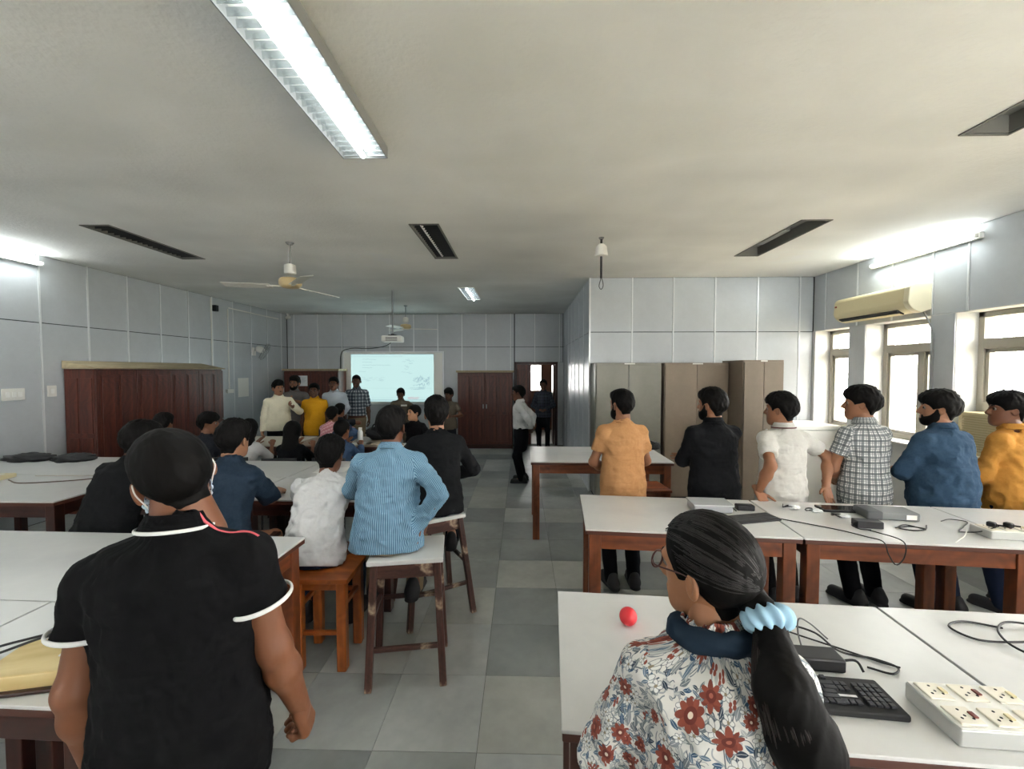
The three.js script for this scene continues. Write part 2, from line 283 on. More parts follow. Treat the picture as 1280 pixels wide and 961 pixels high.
// recessed fittings in the slab
FITS.forEach(([x, z], k) => {
  const lit = k === 5;
  const label = ['unlit recessed ceiling fitting with slatted louvre above the wooden wall cupboards', 'unlit recessed ceiling fitting with one white tube showing beside dark louvre', 'unlit recessed ceiling fitting with empty dark tray, nearest the bare fan hook', 'unlit recessed ceiling fitting with open grimy tray above the window tables', 'unlit recessed ceiling fitting by the panelled wall', 'small lit recessed ceiling fitting in front of the projector screen'][k];
  const t = thing('ceiling_light', label, 'ceiling light', [x, HC, z]);
  const w = FIT_W, l = FIT_L, h = 0.11;
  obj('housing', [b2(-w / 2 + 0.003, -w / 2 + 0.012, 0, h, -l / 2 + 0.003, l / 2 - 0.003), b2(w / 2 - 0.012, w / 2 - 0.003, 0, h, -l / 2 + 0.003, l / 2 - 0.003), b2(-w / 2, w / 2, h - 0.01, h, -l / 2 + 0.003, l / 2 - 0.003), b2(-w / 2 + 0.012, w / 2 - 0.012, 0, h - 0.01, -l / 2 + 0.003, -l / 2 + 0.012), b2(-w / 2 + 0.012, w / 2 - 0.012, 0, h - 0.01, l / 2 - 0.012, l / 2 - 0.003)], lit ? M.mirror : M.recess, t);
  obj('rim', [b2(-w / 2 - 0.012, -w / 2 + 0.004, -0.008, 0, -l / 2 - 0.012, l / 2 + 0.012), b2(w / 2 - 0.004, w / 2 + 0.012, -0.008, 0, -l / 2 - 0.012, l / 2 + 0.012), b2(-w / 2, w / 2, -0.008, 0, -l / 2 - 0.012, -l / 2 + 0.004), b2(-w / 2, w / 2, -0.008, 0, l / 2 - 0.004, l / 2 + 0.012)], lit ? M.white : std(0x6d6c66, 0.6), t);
  if (k === 3 || k === 2) { obj('ballast', b2(-0.05, 0.05, 0.05, 0.1, -0.35, 0.15, 0.01), M.grey, t); }
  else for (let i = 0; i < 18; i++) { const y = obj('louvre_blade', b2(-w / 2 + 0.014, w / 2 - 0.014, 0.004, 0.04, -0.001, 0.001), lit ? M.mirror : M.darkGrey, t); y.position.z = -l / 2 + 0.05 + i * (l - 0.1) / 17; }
  if (k === 1) { const q = obj('tube', tubeMesh(1.15), M.tubeOff, t); q.position.set(-0.045, 0.018, 0); }
  if (lit) { const q = obj('tube', tubeMesh(1.15), M.tubeOn, t); q.position.set(0, -0.02, 0); rectLight('tube_glow', 0.03, 1.15, 34, [x, HC - 0.045, z], [x, 0, z], t); }
});
{ // the lit fitting that hangs below the slab, mirror louvre and one working tube
  const x = -0.985, z = -2.0, w = 0.27, l = 1.3, t = thing('ceiling_light', 'lit fluorescent ceiling fitting with mirror louvre hanging below the slab', 'ceiling light', [x, HC - 0.085, z]);
  obj('housing', [b2(-w / 2, w / 2, 0.055, 0.062, -l / 2, l / 2), b2(-0.05, 0.05, 0.062, 0.085, -l / 2 + 0.2, l / 2 - 0.2)], M.white, t);
  obj('side_skirt', b2(-w / 2 - 0.006, -w / 2, 0, 0.07, -l / 2, l / 2), M.grey, t);
  obj('side_skirt', b2(w / 2, w / 2 + 0.006, 0, 0.07, -l / 2, l / 2), M.grey, t);
  obj('end_plate', b2(-w / 2, w / 2, 0, 0.06, -l / 2, -l / 2 + 0.006), M.grey, t);
  obj('end_plate', b2(-w / 2, w / 2, 0, 0.06, l / 2 - 0.006, l / 2), M.grey, t);
  for (const s of [-1, 1]) {
    obj('reflector', new THREE.CylinderGeometry(0.07, 0.07, l - 0.02, 10, 1, true, s > 0 ? PI * 0.62 : PI * 1.02, PI * 0.36).rotateX(PI / 2).translate(s * 0.1, 0.07, 0), M.mirror, t);
    for (let i = 0; i < 24; i++) { const b = obj('louvre_blade', b2(-0.05, 0.05, 0, 0.03, -0.0012, 0.0012), M.mirror, t); b.position.set(s * 0.08, 0.004, -l / 2 + 0.03 + i * (l - 0.06) / 23); b.rotation.x = 0.25; }
  }
  const q = obj('tube', tubeMesh(1.22), M.tubeOn, t); q.position.set(0.0, -0.004, 0);
  rectLight('tube_glow', 0.03, 1.2, 48, [x, HC - 0.11, z], [x, 0, z], t);
}
function wallTube(x, y, z, s, label) {   // batten tube on a side wall; s = direction into the room
  const t = thing('tube_light', label, 'tube light', [x, y, z]);
  obj('batten', b2(-0.02, 0.02, -0.03, 0.03, -0.63, 0.63, 0.006), M.white, t);
  for (const e of [-0.6, 0.6]) obj('lamp_holder', b2(s > 0 ? 0.02 : -0.05, s > 0 ? 0.05 : -0.02, -0.02, 0.02, e - 0.012, e + 0.012, 0.004), M.white, t);
  const q = obj('tube', tubeMesh(1.18), M.tubeOn, t); q.position.set(s * 0.045, 0, 0);
  for (const e of [-1, 1]) rectLight('tube_glow', 1.18, 0.03, 34, [x + s * 0.066, y + e * 0.02, z], [x + s * 3, y + e * 4, z], t);
}
wallTube(XL + 0.027, 3.19, -4.42, 1, 'glowing tube light high on the grey wall above the white tables');
wallTube(XR - 0.02, 3.18, -4.76, -1, 'glowing tube light on the window wall above the air conditioner');
wallTube(XL + 0.027, 3.19, -0.6, 1, 'glowing tube light on the panelled wall beside the front tables');

// ================================================================ TABLES
function labTable(label, fl, len, dep, turn, { top = M.laminate, wood = M.woodTable, h = 0.88, group, legs = 0.075 } = {}) {
  // fl = front corner with the smaller x (x, z); the table runs len along its own x and dep away from the room's front
  const t = thing('lab_table', label, 'table', [fl[0], 0, fl[1]], turn, group);
  obj('tabletop', b2(0, len, h - 0.012, h, -dep, 0, 0.003), top, t);
  obj('edge_band', [b2(0.002, len - 0.002, h - 0.038, h - 0.012, -dep + 0.002, -0.002, 0.004)], M.edge, t, 'dark brown board under the white top');
  const i = 0.025, a = 0.1, L = legs;
  for (const [x, z] of [[i, -i - L], [len - i - L, -i - L], [i, -dep + i], [len - i - L, -dep + i]]) obj('leg', b2(x, x + L, 0, h - 0.038, z, z + L, 0.005, 1), wood, t);
  for (const z of [-i - 0.035, -dep + i + 0.01]) obj('apron', b2(i + L, len - i - L, h - 0.038 - a, h - 0.038, z, z + 0.025, 0.003), wood, t);
  for (const x of [i + 0.01, len - i - 0.035]) obj('apron', b2(x, x + 0.025, h - 0.038 - a, h - 0.038, -dep + i + L, -i - L, 0.003), wood, t);
  return t;
}
const g1 = 'white topped lab tables';
labTable('white lab table with red ball and keyboard beside the floral woman', [0.112, -1.128], 1.335, 0.735, -0.072, { group: g1, wood: M.woodDark });
labTable('white lab table with loop of black cable lying on it', [1.455, -1.032], 1.34, 0.735, -0.072, { group: g1, wood: M.woodDark });
labTable('white lab table with clear plastic box and thin black keyboard', [0.405, -2.606], 1.285, 0.735, -0.09, { group: g1 });
labTable('white lab table with grey adapter box, loose wires and socket board', [1.693, -2.49], 1.24, 0.735, -0.1, { group: g1 });
labTable('white lab table under the window air conditioner, butted to a wired table', [2.936, -2.365], 1.2, 0.735, -0.1, { group: g1 });
labTable('white lab table standing apart in front of the grey steel cabinets', [0.1, -4.54], 1.56, 0.92, -0.01, { group: g1, h: 0.88 });
labTable('long white lab table behind the man in black polo', [-3.45, -1.77], 2.13, 0.735, -0.03, { group: g1 });
labTable('white lab table carrying the cream switch box with plugs', [-2.045, -1.19], 0.75, 0.53, -0.03, { group: g1, wood: M.woodDark });
labTable('white lab table with black cables draped, beyond the switch box table', [-3.395, -1.232], 1.34, 0.53, -0.03, { group: g1, wood: M.woodDark });
labTable('white lab table with yellow power strip near the panelled wall', [-5.85, -3.06], 2.28, 0.8, 0.0, { group: g1, wood: M.woodDark });
labTable('white lab table with black bags piled on it by the wall', [-5.83, -3.87], 2.28, 0.8, 0.0, { group: g1, wood: M.woodDark });
labTable('white lab table where the man in navy shirt sits', [-3.42, -3.15], 1.2, 0.68, -0.02, { group: g1, wood: M.woodDark });
labTable('white lab table where the man in blue striped shirt sits', [-2.21, -3.15], 1.22, 0.68, -0.02, { group: g1, wood: M.woodDark });
labTable('white lab table facing the row of seated women, empty half', [-3.4, -3.84], 1.2, 0.68, -0.02, { group: g1, wood: M.woodDark });
labTable('white lab table with beige papers behind the white shirted man', [-2.19, -3.84], 1.22, 0.68, -0.02, { group: g1, wood: M.woodDark });
labTable('dark sided lab table with silver bottle, papers and bags', [-4.3, -5.42], 1.2, 0.8, 0, { group: g1, wood: M.woodDark, top: std(0xb9b4aa, 0.4) });
labTable('dark lab table with steel bottle, loose papers and bags', [-3.08, -5.42], 1.2, 0.8, 0, { group: g1, wood: M.woodDark, top: std(0x8a7a6a, 0.5) });

// ================================================================ STOOLS
function stool(label, x, z, turn, { w = 0.44, d = 0.36, h = 0.77, splay = 0.035, leg = 0.042, wood = M.woodWorn, top = M.laminate, apron = 0.09, arch = false, group } = {}) {
  const t = thing('lab_stool', label, 'stool', [x, 0, z], turn, group);
  obj('seat', b2(-w / 2, w / 2, h - 0.028, h, -d / 2, d / 2, 0.006), top, t);
  const ix = w / 2 - leg * 0.9, iz = d / 2 - leg * 0.9, ht = h - 0.028, c = (sx, sz, y) => { const k = 1 - y / ht; return [sx * (ix + splay * k), y, sz * (iz + splay * k)]; };
  for (const [sx, sz] of [[-1, 1], [1, 1], [-1, -1], [1, -1]]) obj('leg', bar(c(sx, sz, 0.002), c(sx, sz, ht), leg), wood, t);
  for (const s of [-1, 1]) {
    obj('apron', b2(-ix, ix, ht - apron, ht, s * iz - 0.011, s * iz + 0.011, 0.003), wood, t);
    obj('apron', b2(s * ix - 0.011, s * ix + 0.011, ht - apron, ht, -iz, iz, 0.003), wood, t);
    obj('stretcher', bar(c(-1, s, 0.3 + (s < 0 ? 0.08 : -0.06)), c(1, s, 0.3 + (s < 0 ? 0.08 : -0.06)), 0.026), wood, t);
    obj('stretcher', bar(c(s, -1, 0.4), c(s, 1, 0.4), 0.026), wood, t);
  }
  return t;
}
stool('chipped brown stool with white top under the striped shirt man', -0.71, -2.56, 0.16);
stool('brown stool with slanted white top under the man in black', -0.715, -3.24, 0.56, { w: 0.42, d: 0.4, splay: 0.08 });
stool('orange wooden stool with square legs under the white shirted man', -1.26, -2.66, 0.03, { w: 0.38, d: 0.38, h: 0.6, splay: 0.0, leg: 0.06, wood: M.woodOrange, top: M.woodOrange, apron: 0.06 });
stool('dark wooden stool under the man in navy shirt', -2.02, -2.86, 0, { h: 0.68, wood: M.woodDark, top: M.woodDark });
stool('dark wooden stool under the man in black hoodie', -2.8, -2.86, 0, { h: 0.68, wood: M.woodDark, top: M.woodDark });
stool('red brown stool tucked beneath the steel cabinet table', 1.28, -4.25, 0.1, { h: 0.7, w: 0.38, wood: M.woodTable, top: M.woodTable });
const lowSeat = (label, x, z, turn = 0) => {
  const t = thing('chair', label, 'chair', [x, 0, z], turn, 'dark chairs around the far table');
  obj('seat', b2(-0.21, 0.21, 0.43, 0.46, -0.2, 0.2, 0.01), M.darkGrey, t);
  obj('backrest', b2(-0.2, 0.2, 0.62, 0.86, -0.225, -0.2, 0.01), M.darkGrey, t);
  for (const s of [-1, 1]) { obj('leg', rod([s * 0.19, 0, 0.18], [s * 0.19, 0.43, 0.18], 0.012), M.black, t); obj('leg', rod([s * 0.19, 0, -0.24], [s * 0.19, 0.86, -0.21], 0.012), M.black, t); }
};

// ================================================================ CUPBOARDS
function framedDoor(parent, w, h, d, x, y, z, wood, cols = 2, split = 0.28) {   // a door in the x-y plane, facing +z, with raised panels
  const door = obj('door', b2(0.004, w - 0.004, 0, h, -d, 0, 0.004, 1), wood, parent); door.position.set(x, y, z);
  const m = 0.055, pw = (w - m * (cols + 1)) / cols;
  for (let c = 0; c < cols; c++) for (const [a, b] of split ? [[m, h * split], [h * split + m, h - m]] : [[m, h - m]]) {
    const px = m + c * (pw + m);
    obj('door_panel', [b2(px, px + pw, a, b, 0, 0.004, 0, 1), b2(px + 0.02, px + pw - 0.02, a + 0.02, b - 0.02, 0.003, 0.012, 0.004, 1)], wood, door);
  }
  return door;
}
{ // row of four tall cupboards along the wall, with one sloping board on top
  const x0 = XL + 0.025, dep = 0.42, zn = -5.25, uw = 0.575;
  const words = ['end with panelled side facing the tables', 'second from the panelled end', 'third from the panelled end', 'end beside the white pipes'];
  for (let k = 0; k < 4; k++) {
    const t = thing('wooden_cupboard', `tall dark wooden cupboard in the wall row, ${words[k]}`, 'cupboard', [x0, 0, zn - k * uw], PI / 2, 'cupboards along the panelled wall');
    // own frame: x runs away from the camera along the wall, +z faces the room
    obj('carcass', b2(0.002, uw - 0.002, 0.0, 1.9, 0, dep - 0.025, 0.003, 1), M.woodCup, t);
    framedDoor(t, uw, 1.8, 0.022, 0, 0.08, dep, M.woodCup, 2, k ? 0.28 : 0.28);
    obj('door_knob', new THREE.SphereGeometry(0.014, 12, 8).translate(uw - 0.04, 1.0, dep + 0.016), M.steel, t);
    if (k === 0) for (const [a, b] of [[0.06, dep / 2 - 0.03], [dep / 2 + 0.01, dep - 0.05]]) for (const [y0, y1] of [[0.1, 0.5], [0.56, 1.0], [1.06, 1.78]]) obj('side_panel', b2(-0.008, 0.003, y0, y1, a, b, 0.003, 1), M.woodCup, t);
  }
  const s = new THREE.Shape([[0, 0], [dep + 0.03, 0], [dep + 0.03, 0.014], [0, 0.105]].map(([a, b]) => new THREE.Vector2(a, b)));
  const g = uvBox(new THREE.ExtrudeGeometry(s, { depth: uw * 4 + 0.04, bevelEnabled: false }).translate(0, 0, -uw * 4 - 0.02));
  const m = single('cupboard_top_board', g, M.ply, 'pale sloping board lying over the row of wooden cupboards', 'board'); m.position.set(x0, 1.903, zn);
}
function wardrobe(label, x0, x1, zf, h, dep, wood, extra) {
  const w = x1 - x0, t = thing('wooden_wardrobe', label, 'wardrobe', [x0, 0, zf]);
  obj('carcass', b2(0, w, 0.0, h - 0.05, -dep, -0.022, 0.004, 1), wood, t);
  obj('plinth', b2(0.01, w - 0.01, 0, 0.1, -0.022, -0.004, 0.003), M.woodDark, t);
  obj('cornice', b2(-0.03, w + 0.03, h - 0.05, h, -dep, 0.03, 0.008), M.ply, t);
  for (const k of [0, 1]) { const d = framedDoor(t, w / 2, h - 0.18, 0.02, k * w / 2, 0.11, 0, wood, 2, 0.42); obj('handle', b2(k ? 0.03 : w / 2 - 0.05, k ? 0.05 : w / 2 - 0.03, 0.86, 0.96, 0, 0.025, 0.004), M.steel, d); }
  return t;
}
wardrobe('dark wooden double wardrobe standing beside the open doorway', -1.54, -0.22, -9.95, 1.88, 0.48, M.woodCup);
wardrobe('dark wooden wardrobe with paper notice, behind the standing group', -5.75, -4.42, -9.93, 1.92, 0.46, M.woodCup);
{
  const tex = canvasTex(256, 200, (c, w, h) => { c.fillStyle = '#dfe4e6'; c.fillRect(0, 0, w, h); c.fillStyle = '#6f7f8c'; c.fillRect(28, 30, 100, 110); c.fillStyle = '#9db0b8'; c.fillRect(40, 46, 70, 40); c.fillStyle = '#4e5b66'; c.beginPath(); c.arc(78, 110, 26, 0, 7); c.fill(); c.fillStyle = '#aab3b8'; for (let i = 0; i < 6; i++) c.fillRect(148, 36 + i * 18, 84 - (i % 3) * 14, 6); });
  const p = single('paper_notice', b2(-0.17, 0.17, -0.13, 0.13, -0.001, 0.001), std(0xffffff, 0.8, { map: tex }), 'white paper notice with a grey picture on the wardrobe door', 'notice');
  p.geometry = new THREE.BoxGeometry(0.34, 0.25, 0.002); p.position.set(-5.33, 1.63, -9.91);
  const q = single('paper_notice', b2(-0.001, 0.001, -0.2, 0.2, -0.17, 0.17), M.white, 'plain white sheet stuck on the panelled wall beside the cream shirted man', 'notice'); q.position.set(XL + 0.006, 1.52, -8.75);
}
function steelCabinet(label, x0, x1, zf, h, dep, color, turn = 0) {
  const w = x1 - x0, t = thing('steel_cabinet', label, 'cabinet', [x0, 0, zf], turn);
  const m = std(0xffffff, 0.42, { map: dataTex(128, (i) => { const j = (Math.floor(i / 128) * 2) * 256 + (i % 128) * 2, k = (nA[j] - 0.5) * 16 + (nFine[j] - 0.5) * 6; return [color[0] + k, color[1] + k, color[2] + k]; }, 1.2), metalness: 0.15 });
  obj('carcass', b2(0, w, 0.06, h, -dep, -0.02, 0.006), m, t);
  obj('base', b2(0.02, w - 0.02, 0, 0.06, -dep + 0.02, -0.04), M.darkGrey, t);
  for (const k of [0, 1]) { const d = obj('door', b2(k ? w / 2 + 0.002 : 0.012, k ? w - 0.012 : w / 2 - 0.002, 0.08, h - 0.03, -0.022, 0, 0.004), m, t); if (k) obj('handle', [b2(w / 2 + 0.03, w / 2 + 0.05, 0.95, 1.1, 0, 0.03, 0.005), cyl(0.02, 0.02, 0.012, 0, 0, 0).rotateX(PI / 2).translate(w / 2 + 0.04, 1.0, 0.006)], M.steel, d); }
  obj('name_plate', b2(w * 0.44, w * 0.6, h - 0.022, h - 0.005, -0.021, -0.017), M.white, t);
  return t;
}
steelCabinet('greenish grey steel double door cabinet at the wall corner', 1.06, 2.0, -5.98, 1.99, 0.45, [128, 126, 116]);
steelCabinet('brownish grey steel double door cabinet between two others', 2.04, 2.95, -5.98, 1.99, 0.45, [130, 116, 100]);
steelCabinet('dull brown steel cabinet standing forward of its row', 2.96, 3.5, -5.62, 2.02, 0.6, [128, 116, 102]);
{ // white chest appliance under the first window
  const t = thing('white_chest', 'white chest shaped appliance between steel cabinet and window', 'appliance', [3.62, 0, -5.75]);
  obj('body', b2(0, 0.72, 0.05, 1.06, -0.6, 0, 0.02), M.white, t); obj('lid', b2(-0.01, 0.73, 1.06, 1.13, -0.61, 0.01, 0.02), M.white, t); obj('base', b2(0.03, 0.69, 0, 0.05, -0.57, -0.03), M.darkGrey, t);
}

// ================================================================ WALL AND CEILING EQUIPMENT
{ // split air conditioner indoor unit
  const t = thing('air_conditioner', 'cream split air conditioner unit high on the window wall', 'air conditioner', [XR - 0.014, 2.52, -5.2]);
  const s = new THREE.Shape(); s.moveTo(0, 0.03); s.lineTo(-0.1, 0); s.quadraticCurveTo(-0.21, 0.03, -0.225, 0.11); s.lineTo(-0.215, 0.25); s.quadraticCurveTo(-0.2, 0.29, -0.16, 0.295); s.lineTo(0, 0.295); s.closePath();
  obj('casing', uvBox(new THREE.ExtrudeGeometry(s, { depth: 1.0, bevelEnabled: true, bevelSize: 0.008, bevelThickness: 0.012, bevelSegments: 2 }).translate(0, 0, -0.5)), M.cream, t);
  obj('end_cap', uvBox(new THREE.ExtrudeGeometry(s, { depth: 0.06, bevelEnabled: true, bevelSize: 0.012, bevelThickness: 0.006, bevelSegments: 2 }).translate(0, 0, 0.515)), std(0xe4dcc0, 0.5), t);
  obj('air_outlet', bx(0.085, 0.012, 0.86).clone().rotateZ(-0.5).translate(-0.166, 0.013, -0.02), M.blackMatte, t);
  obj('flap', bx(0.05, 0.005, 0.84).clone().rotateZ(-0.3).translate(-0.15, -0.008, -0.02), M.cream, t);
  obj('badge', b2(-0.232, -0.226, 0.19, 0.21, -0.49, -0.46), std(0x8c2a22, 0.5), t);
}
single('drain_pipe', tube([[XR - 0.03, 2.54, -4.69], [XR - 0.024, 2.3, -4.585], [XR - 0.02, 1.8, -4.575], [XR - 0.02, 1.0, -4.575]], 0.008, 30, 8), M.grey, 'thin grey drain pipe running down the pier from the air conditioner', 'pipe');
{ // window air conditioner, front grille
  const t = thing('window_air_conditioner', 'cream window air conditioner with slatted grille below the pane', 'air conditioner', [XR + 0.18, SILL + 0.026, -3.96]);
  const w = 0.72, h = 0.42;
  obj('casing', b2(-0.14, 0.4, 0, h, -w / 2, w / 2, 0.012), M.cream, t);
  obj('front_frame', [b2(-0.17, -0.14, 0, 0.03, -w / 2, w / 2, 0.006), b2(-0.17, -0.14, h - 0.03, h, -w / 2, w / 2, 0.006), b2(-0.17, -0.14, 0, h, -w / 2, -w / 2 + 0.03, 0.006), b2(-0.17, -0.14, 0, h, w / 2 - 0.03, w / 2, 0.006), b2(-0.17, -0.14, 0, h, 0.02, 0.09, 0.006)], M.cream, t);
  for (let i = 0; i < 15; i++) { const g = obj('grille_slat', b2(-0.165, -0.145, -0.006, 0.006, -w / 2 + 0.03, 0.02), std(0xc9bd95, 0.5), t); g.position.y = 0.045 + i * 0.0235; const q = obj('grille_slat', b2(-0.165, -0.145, -0.006, 0.006, 0.09, w / 2 - 0.03), std(0xa8795a, 0.5), t); q.position.y = 0.045 + i * 0.0235; }
}
const fanCream = std(0xcbb486, 0.4), fanBlade = std(0xd9d6cc, 0.35);
function ceilingFan(label, x, z, turn, drop) {
  const t = thing('ceiling_fan', label, 'fan', [x, HC, z], turn);
  obj('hook', cyl(0.03, 0.045, 0.02, 0, -0.01, 0), M.grey, t);
  obj('down_rod', cyl(0.011, 0.011, drop - 0.16, 0, -(drop - 0.16) / 2 - 0.01, 0), M.grey, t);
  obj('canopy', lathe([[0.001, 0], [0.055, 0], [0.062, 0.02], [0.06, 0.1], [0.03, 0.115], [0.011, 0.12]]).translate(0, -drop + 0.09, 0), M.white, t);
  obj('motor', lathe([[0.001, -0.06], [0.08, -0.058], [0.115, -0.03], [0.118, 0.02], [0.1, 0.045], [0.03, 0.06], [0.001, 0.06]]).translate(0, -drop + 0.0, 0), fanCream, t);
  for (let k = 0; k < 3; k++) {
    const b = obj('blade', [b2(0.2, 0.68, -0.003, 0.003, -0.065, 0.065, 0.002).clone().rotateX(0.2), b2(0.08, 0.24, -0.006, 0.006, -0.018, 0.018, 0.004)], fanBlade, t); b.position.y = -drop - 0.045; b.rotation.y = k * 2 * PI / 3;
  }
}
ceilingFan('cream ceiling fan with white blades hanging above the seated women', -2.58, -4.62, -0.85, 0.44);
ceilingFan('small looking ceiling fan hanging just before the projector', -2.54, -9.1, 0.25, 0.46);
{ // what is left of a removed fan
  const t = thing('fan_hook', 'bare ceiling fan rod with white canopy cup and wire loop', 'fan rod', [0.852, HC, -4.52]);
  obj('ceiling_plate', cyl(0.02, 0.03, 0.02, 0, -0.01, 0), M.grey, t);
  obj('rod', cyl(0.012, 0.012, 0.42, 0, -0.22, 0), M.darkGrey, t);
  obj('canopy', lathe([[0.001, 0], [0.062, 0], [0.07, 0.012], [0.058, 0.1], [0.03, 0.13], [0.012, 0.135]]).translate(0, -0.2, 0), M.white, t);
  obj('wire_loop', tube([[0, -0.42, 0], [0.015, -0.46, 0], [0.02, -0.52, 0.005], [0, -0.55, 0], [-0.02, -0.52, -0.005], [-0.01, -0.46, 0], [0, -0.42, 0]], 0.004, 30, 6), M.darkGrey, t);
}
{ // wall fan
  const t = thing('wall_fan', 'white wall mounted fan above the cream shirted man', 'fan', [XL + 0.004, 2.3, -9.1]);
  obj('wall_plate', b2(0, 0.03, -0.09, 0.09, -0.06, 0.06, 0.01), M.white, t);
  obj('arm', tube([[0.02, 0, 0], [0.1, 0.06, 0], [0.16, 0.06, 0]], 0.022, 12, 10), M.white, t);
  const head = new THREE.Group(); head.position.set(0.22, 0.02, 0.02); head.rotation.set(0.15, 0.5, -0.55); head.name = 'fan_head'; t.add(head);
  obj('motor_housing', new THREE.SphereGeometry(0.075, 20, 14).scale(1.3, 1, 1).translate(-0.05, 0, 0), M.white, head);
  const rings = []; for (const [r, x] of [[0.2, 0.05], [0.17, 0.09], [0.1, 0.11], [0.19, 0.01]]) rings.push(new THREE.TorusGeometry(r, 0.004, 6, 32).rotateY(PI / 2).translate(x, 0, 0));
  for (let i = 0; i < 28; i++) { const a = i * 2 * PI / 28; rings.push(tube([[0.115, 0.03 * Math.cos(a), 0.03 * Math.sin(a)], [0.09, 0.17 * Math.cos(a), 0.17 * Math.sin(a)], [0.05, 0.2 * Math.cos(a), 0.2 * Math.sin(a)], [0, 0.12 * Math.cos(a), 0.12 * Math.sin(a)]], 0.002, 8, 4)); }
  obj('cage', rings, M.grey, head);
  for (let k = 0; k < 3; k++) { const b = obj('blade', new THREE.CircleGeometry(0.085, 16).scale(1.1, 0.7, 1).rotateY(PI / 2 + 0.35).translate(0.05, 0.09, 0), std(0xa9adab, 0.5, { side: THREE.DoubleSide }), head); b.rotation.x = k * 2 * PI / 3; }
}
{ // conduits and a junction box on the left wall
  const pipe = (label, pts, r = 0.012) => single('conduit_pipe', tube(pts, r, 24, 8), M.white, label, 'pipe', 'white conduits');
  pipe('white conduit pipe rising beside the wooden cupboards to the ceiling', [[XL + 0.02, 1.35, -7.85], [XL + 0.02, 2.2, -7.85], [XL + 0.02, 3.27, -7.85]]);
  pipe('white conduit pipe dropping to the small switch box', [[XL + 0.02, 1.5, -8.3], [XL + 0.02, 2.4, -8.3], [XL + 0.02, 3.12, -8.3]]);
  pipe('white conduit pipe running level under the ceiling corner', [[XL + 0.045, 3.14, -8.3], [XL + 0.045, 3.13, -9.2], [XL + 0.045, 3.13, -10.0]]);
  single('switch_box', b2(XL + 0.003, XL + 0.05, 1.42, 1.5, -8.4, -8.22, 0.008), M.white, 'small white switch box at the foot of the conduit', 'switch box');
  single('wall_speaker', b2(XL + 0.003, XL + 0.08, 3.02, 3.14, -7.98, -7.9, 0.01), M.black, 'small black box fixed high on the panelled wall', 'box');
  const c = thing('security_camera', 'small white security camera in the ceiling corner', 'camera', [XL + 0.12, 3.2, ZB + 0.15]);
  obj('mount', cyl(0.03, 0.03, 0.08, 0, 0.06, 0), M.white, c); obj('body', cyl(0.035, 0.035, 0.15, 0, 0, 0).rotateZ(PI / 2).rotateY(-0.6), M.white, c);
  for (const [z, y, w] of [[-4.72, 1.6, 0.22], [-5.12, 1.62, 0.1]]) { const p = thing('switch_plate', z > -5 ? 'large pale switch plate on the panelled wall' : 'narrow pale switch plate beside the wooden cupboard', 'switch', [XL, y, z]); obj('plate', b2(0.002, 0.02, -0.07, 0.07, -w / 2, w / 2, 0.005), M.white, p); for (let i = 0; i < (w > 0.2 ? 3 : 1); i++) obj('rocker', b2(0.02, 0.026, -0.03, 0.03, -0.02 + (i - (w > 0.2 ? 1 : 0)) * 0.06, 0.02 + (i - (w > 0.2 ? 1 : 0)) * 0.06, 0.003), std(0xf4f4f0, 0.3), p); }
}
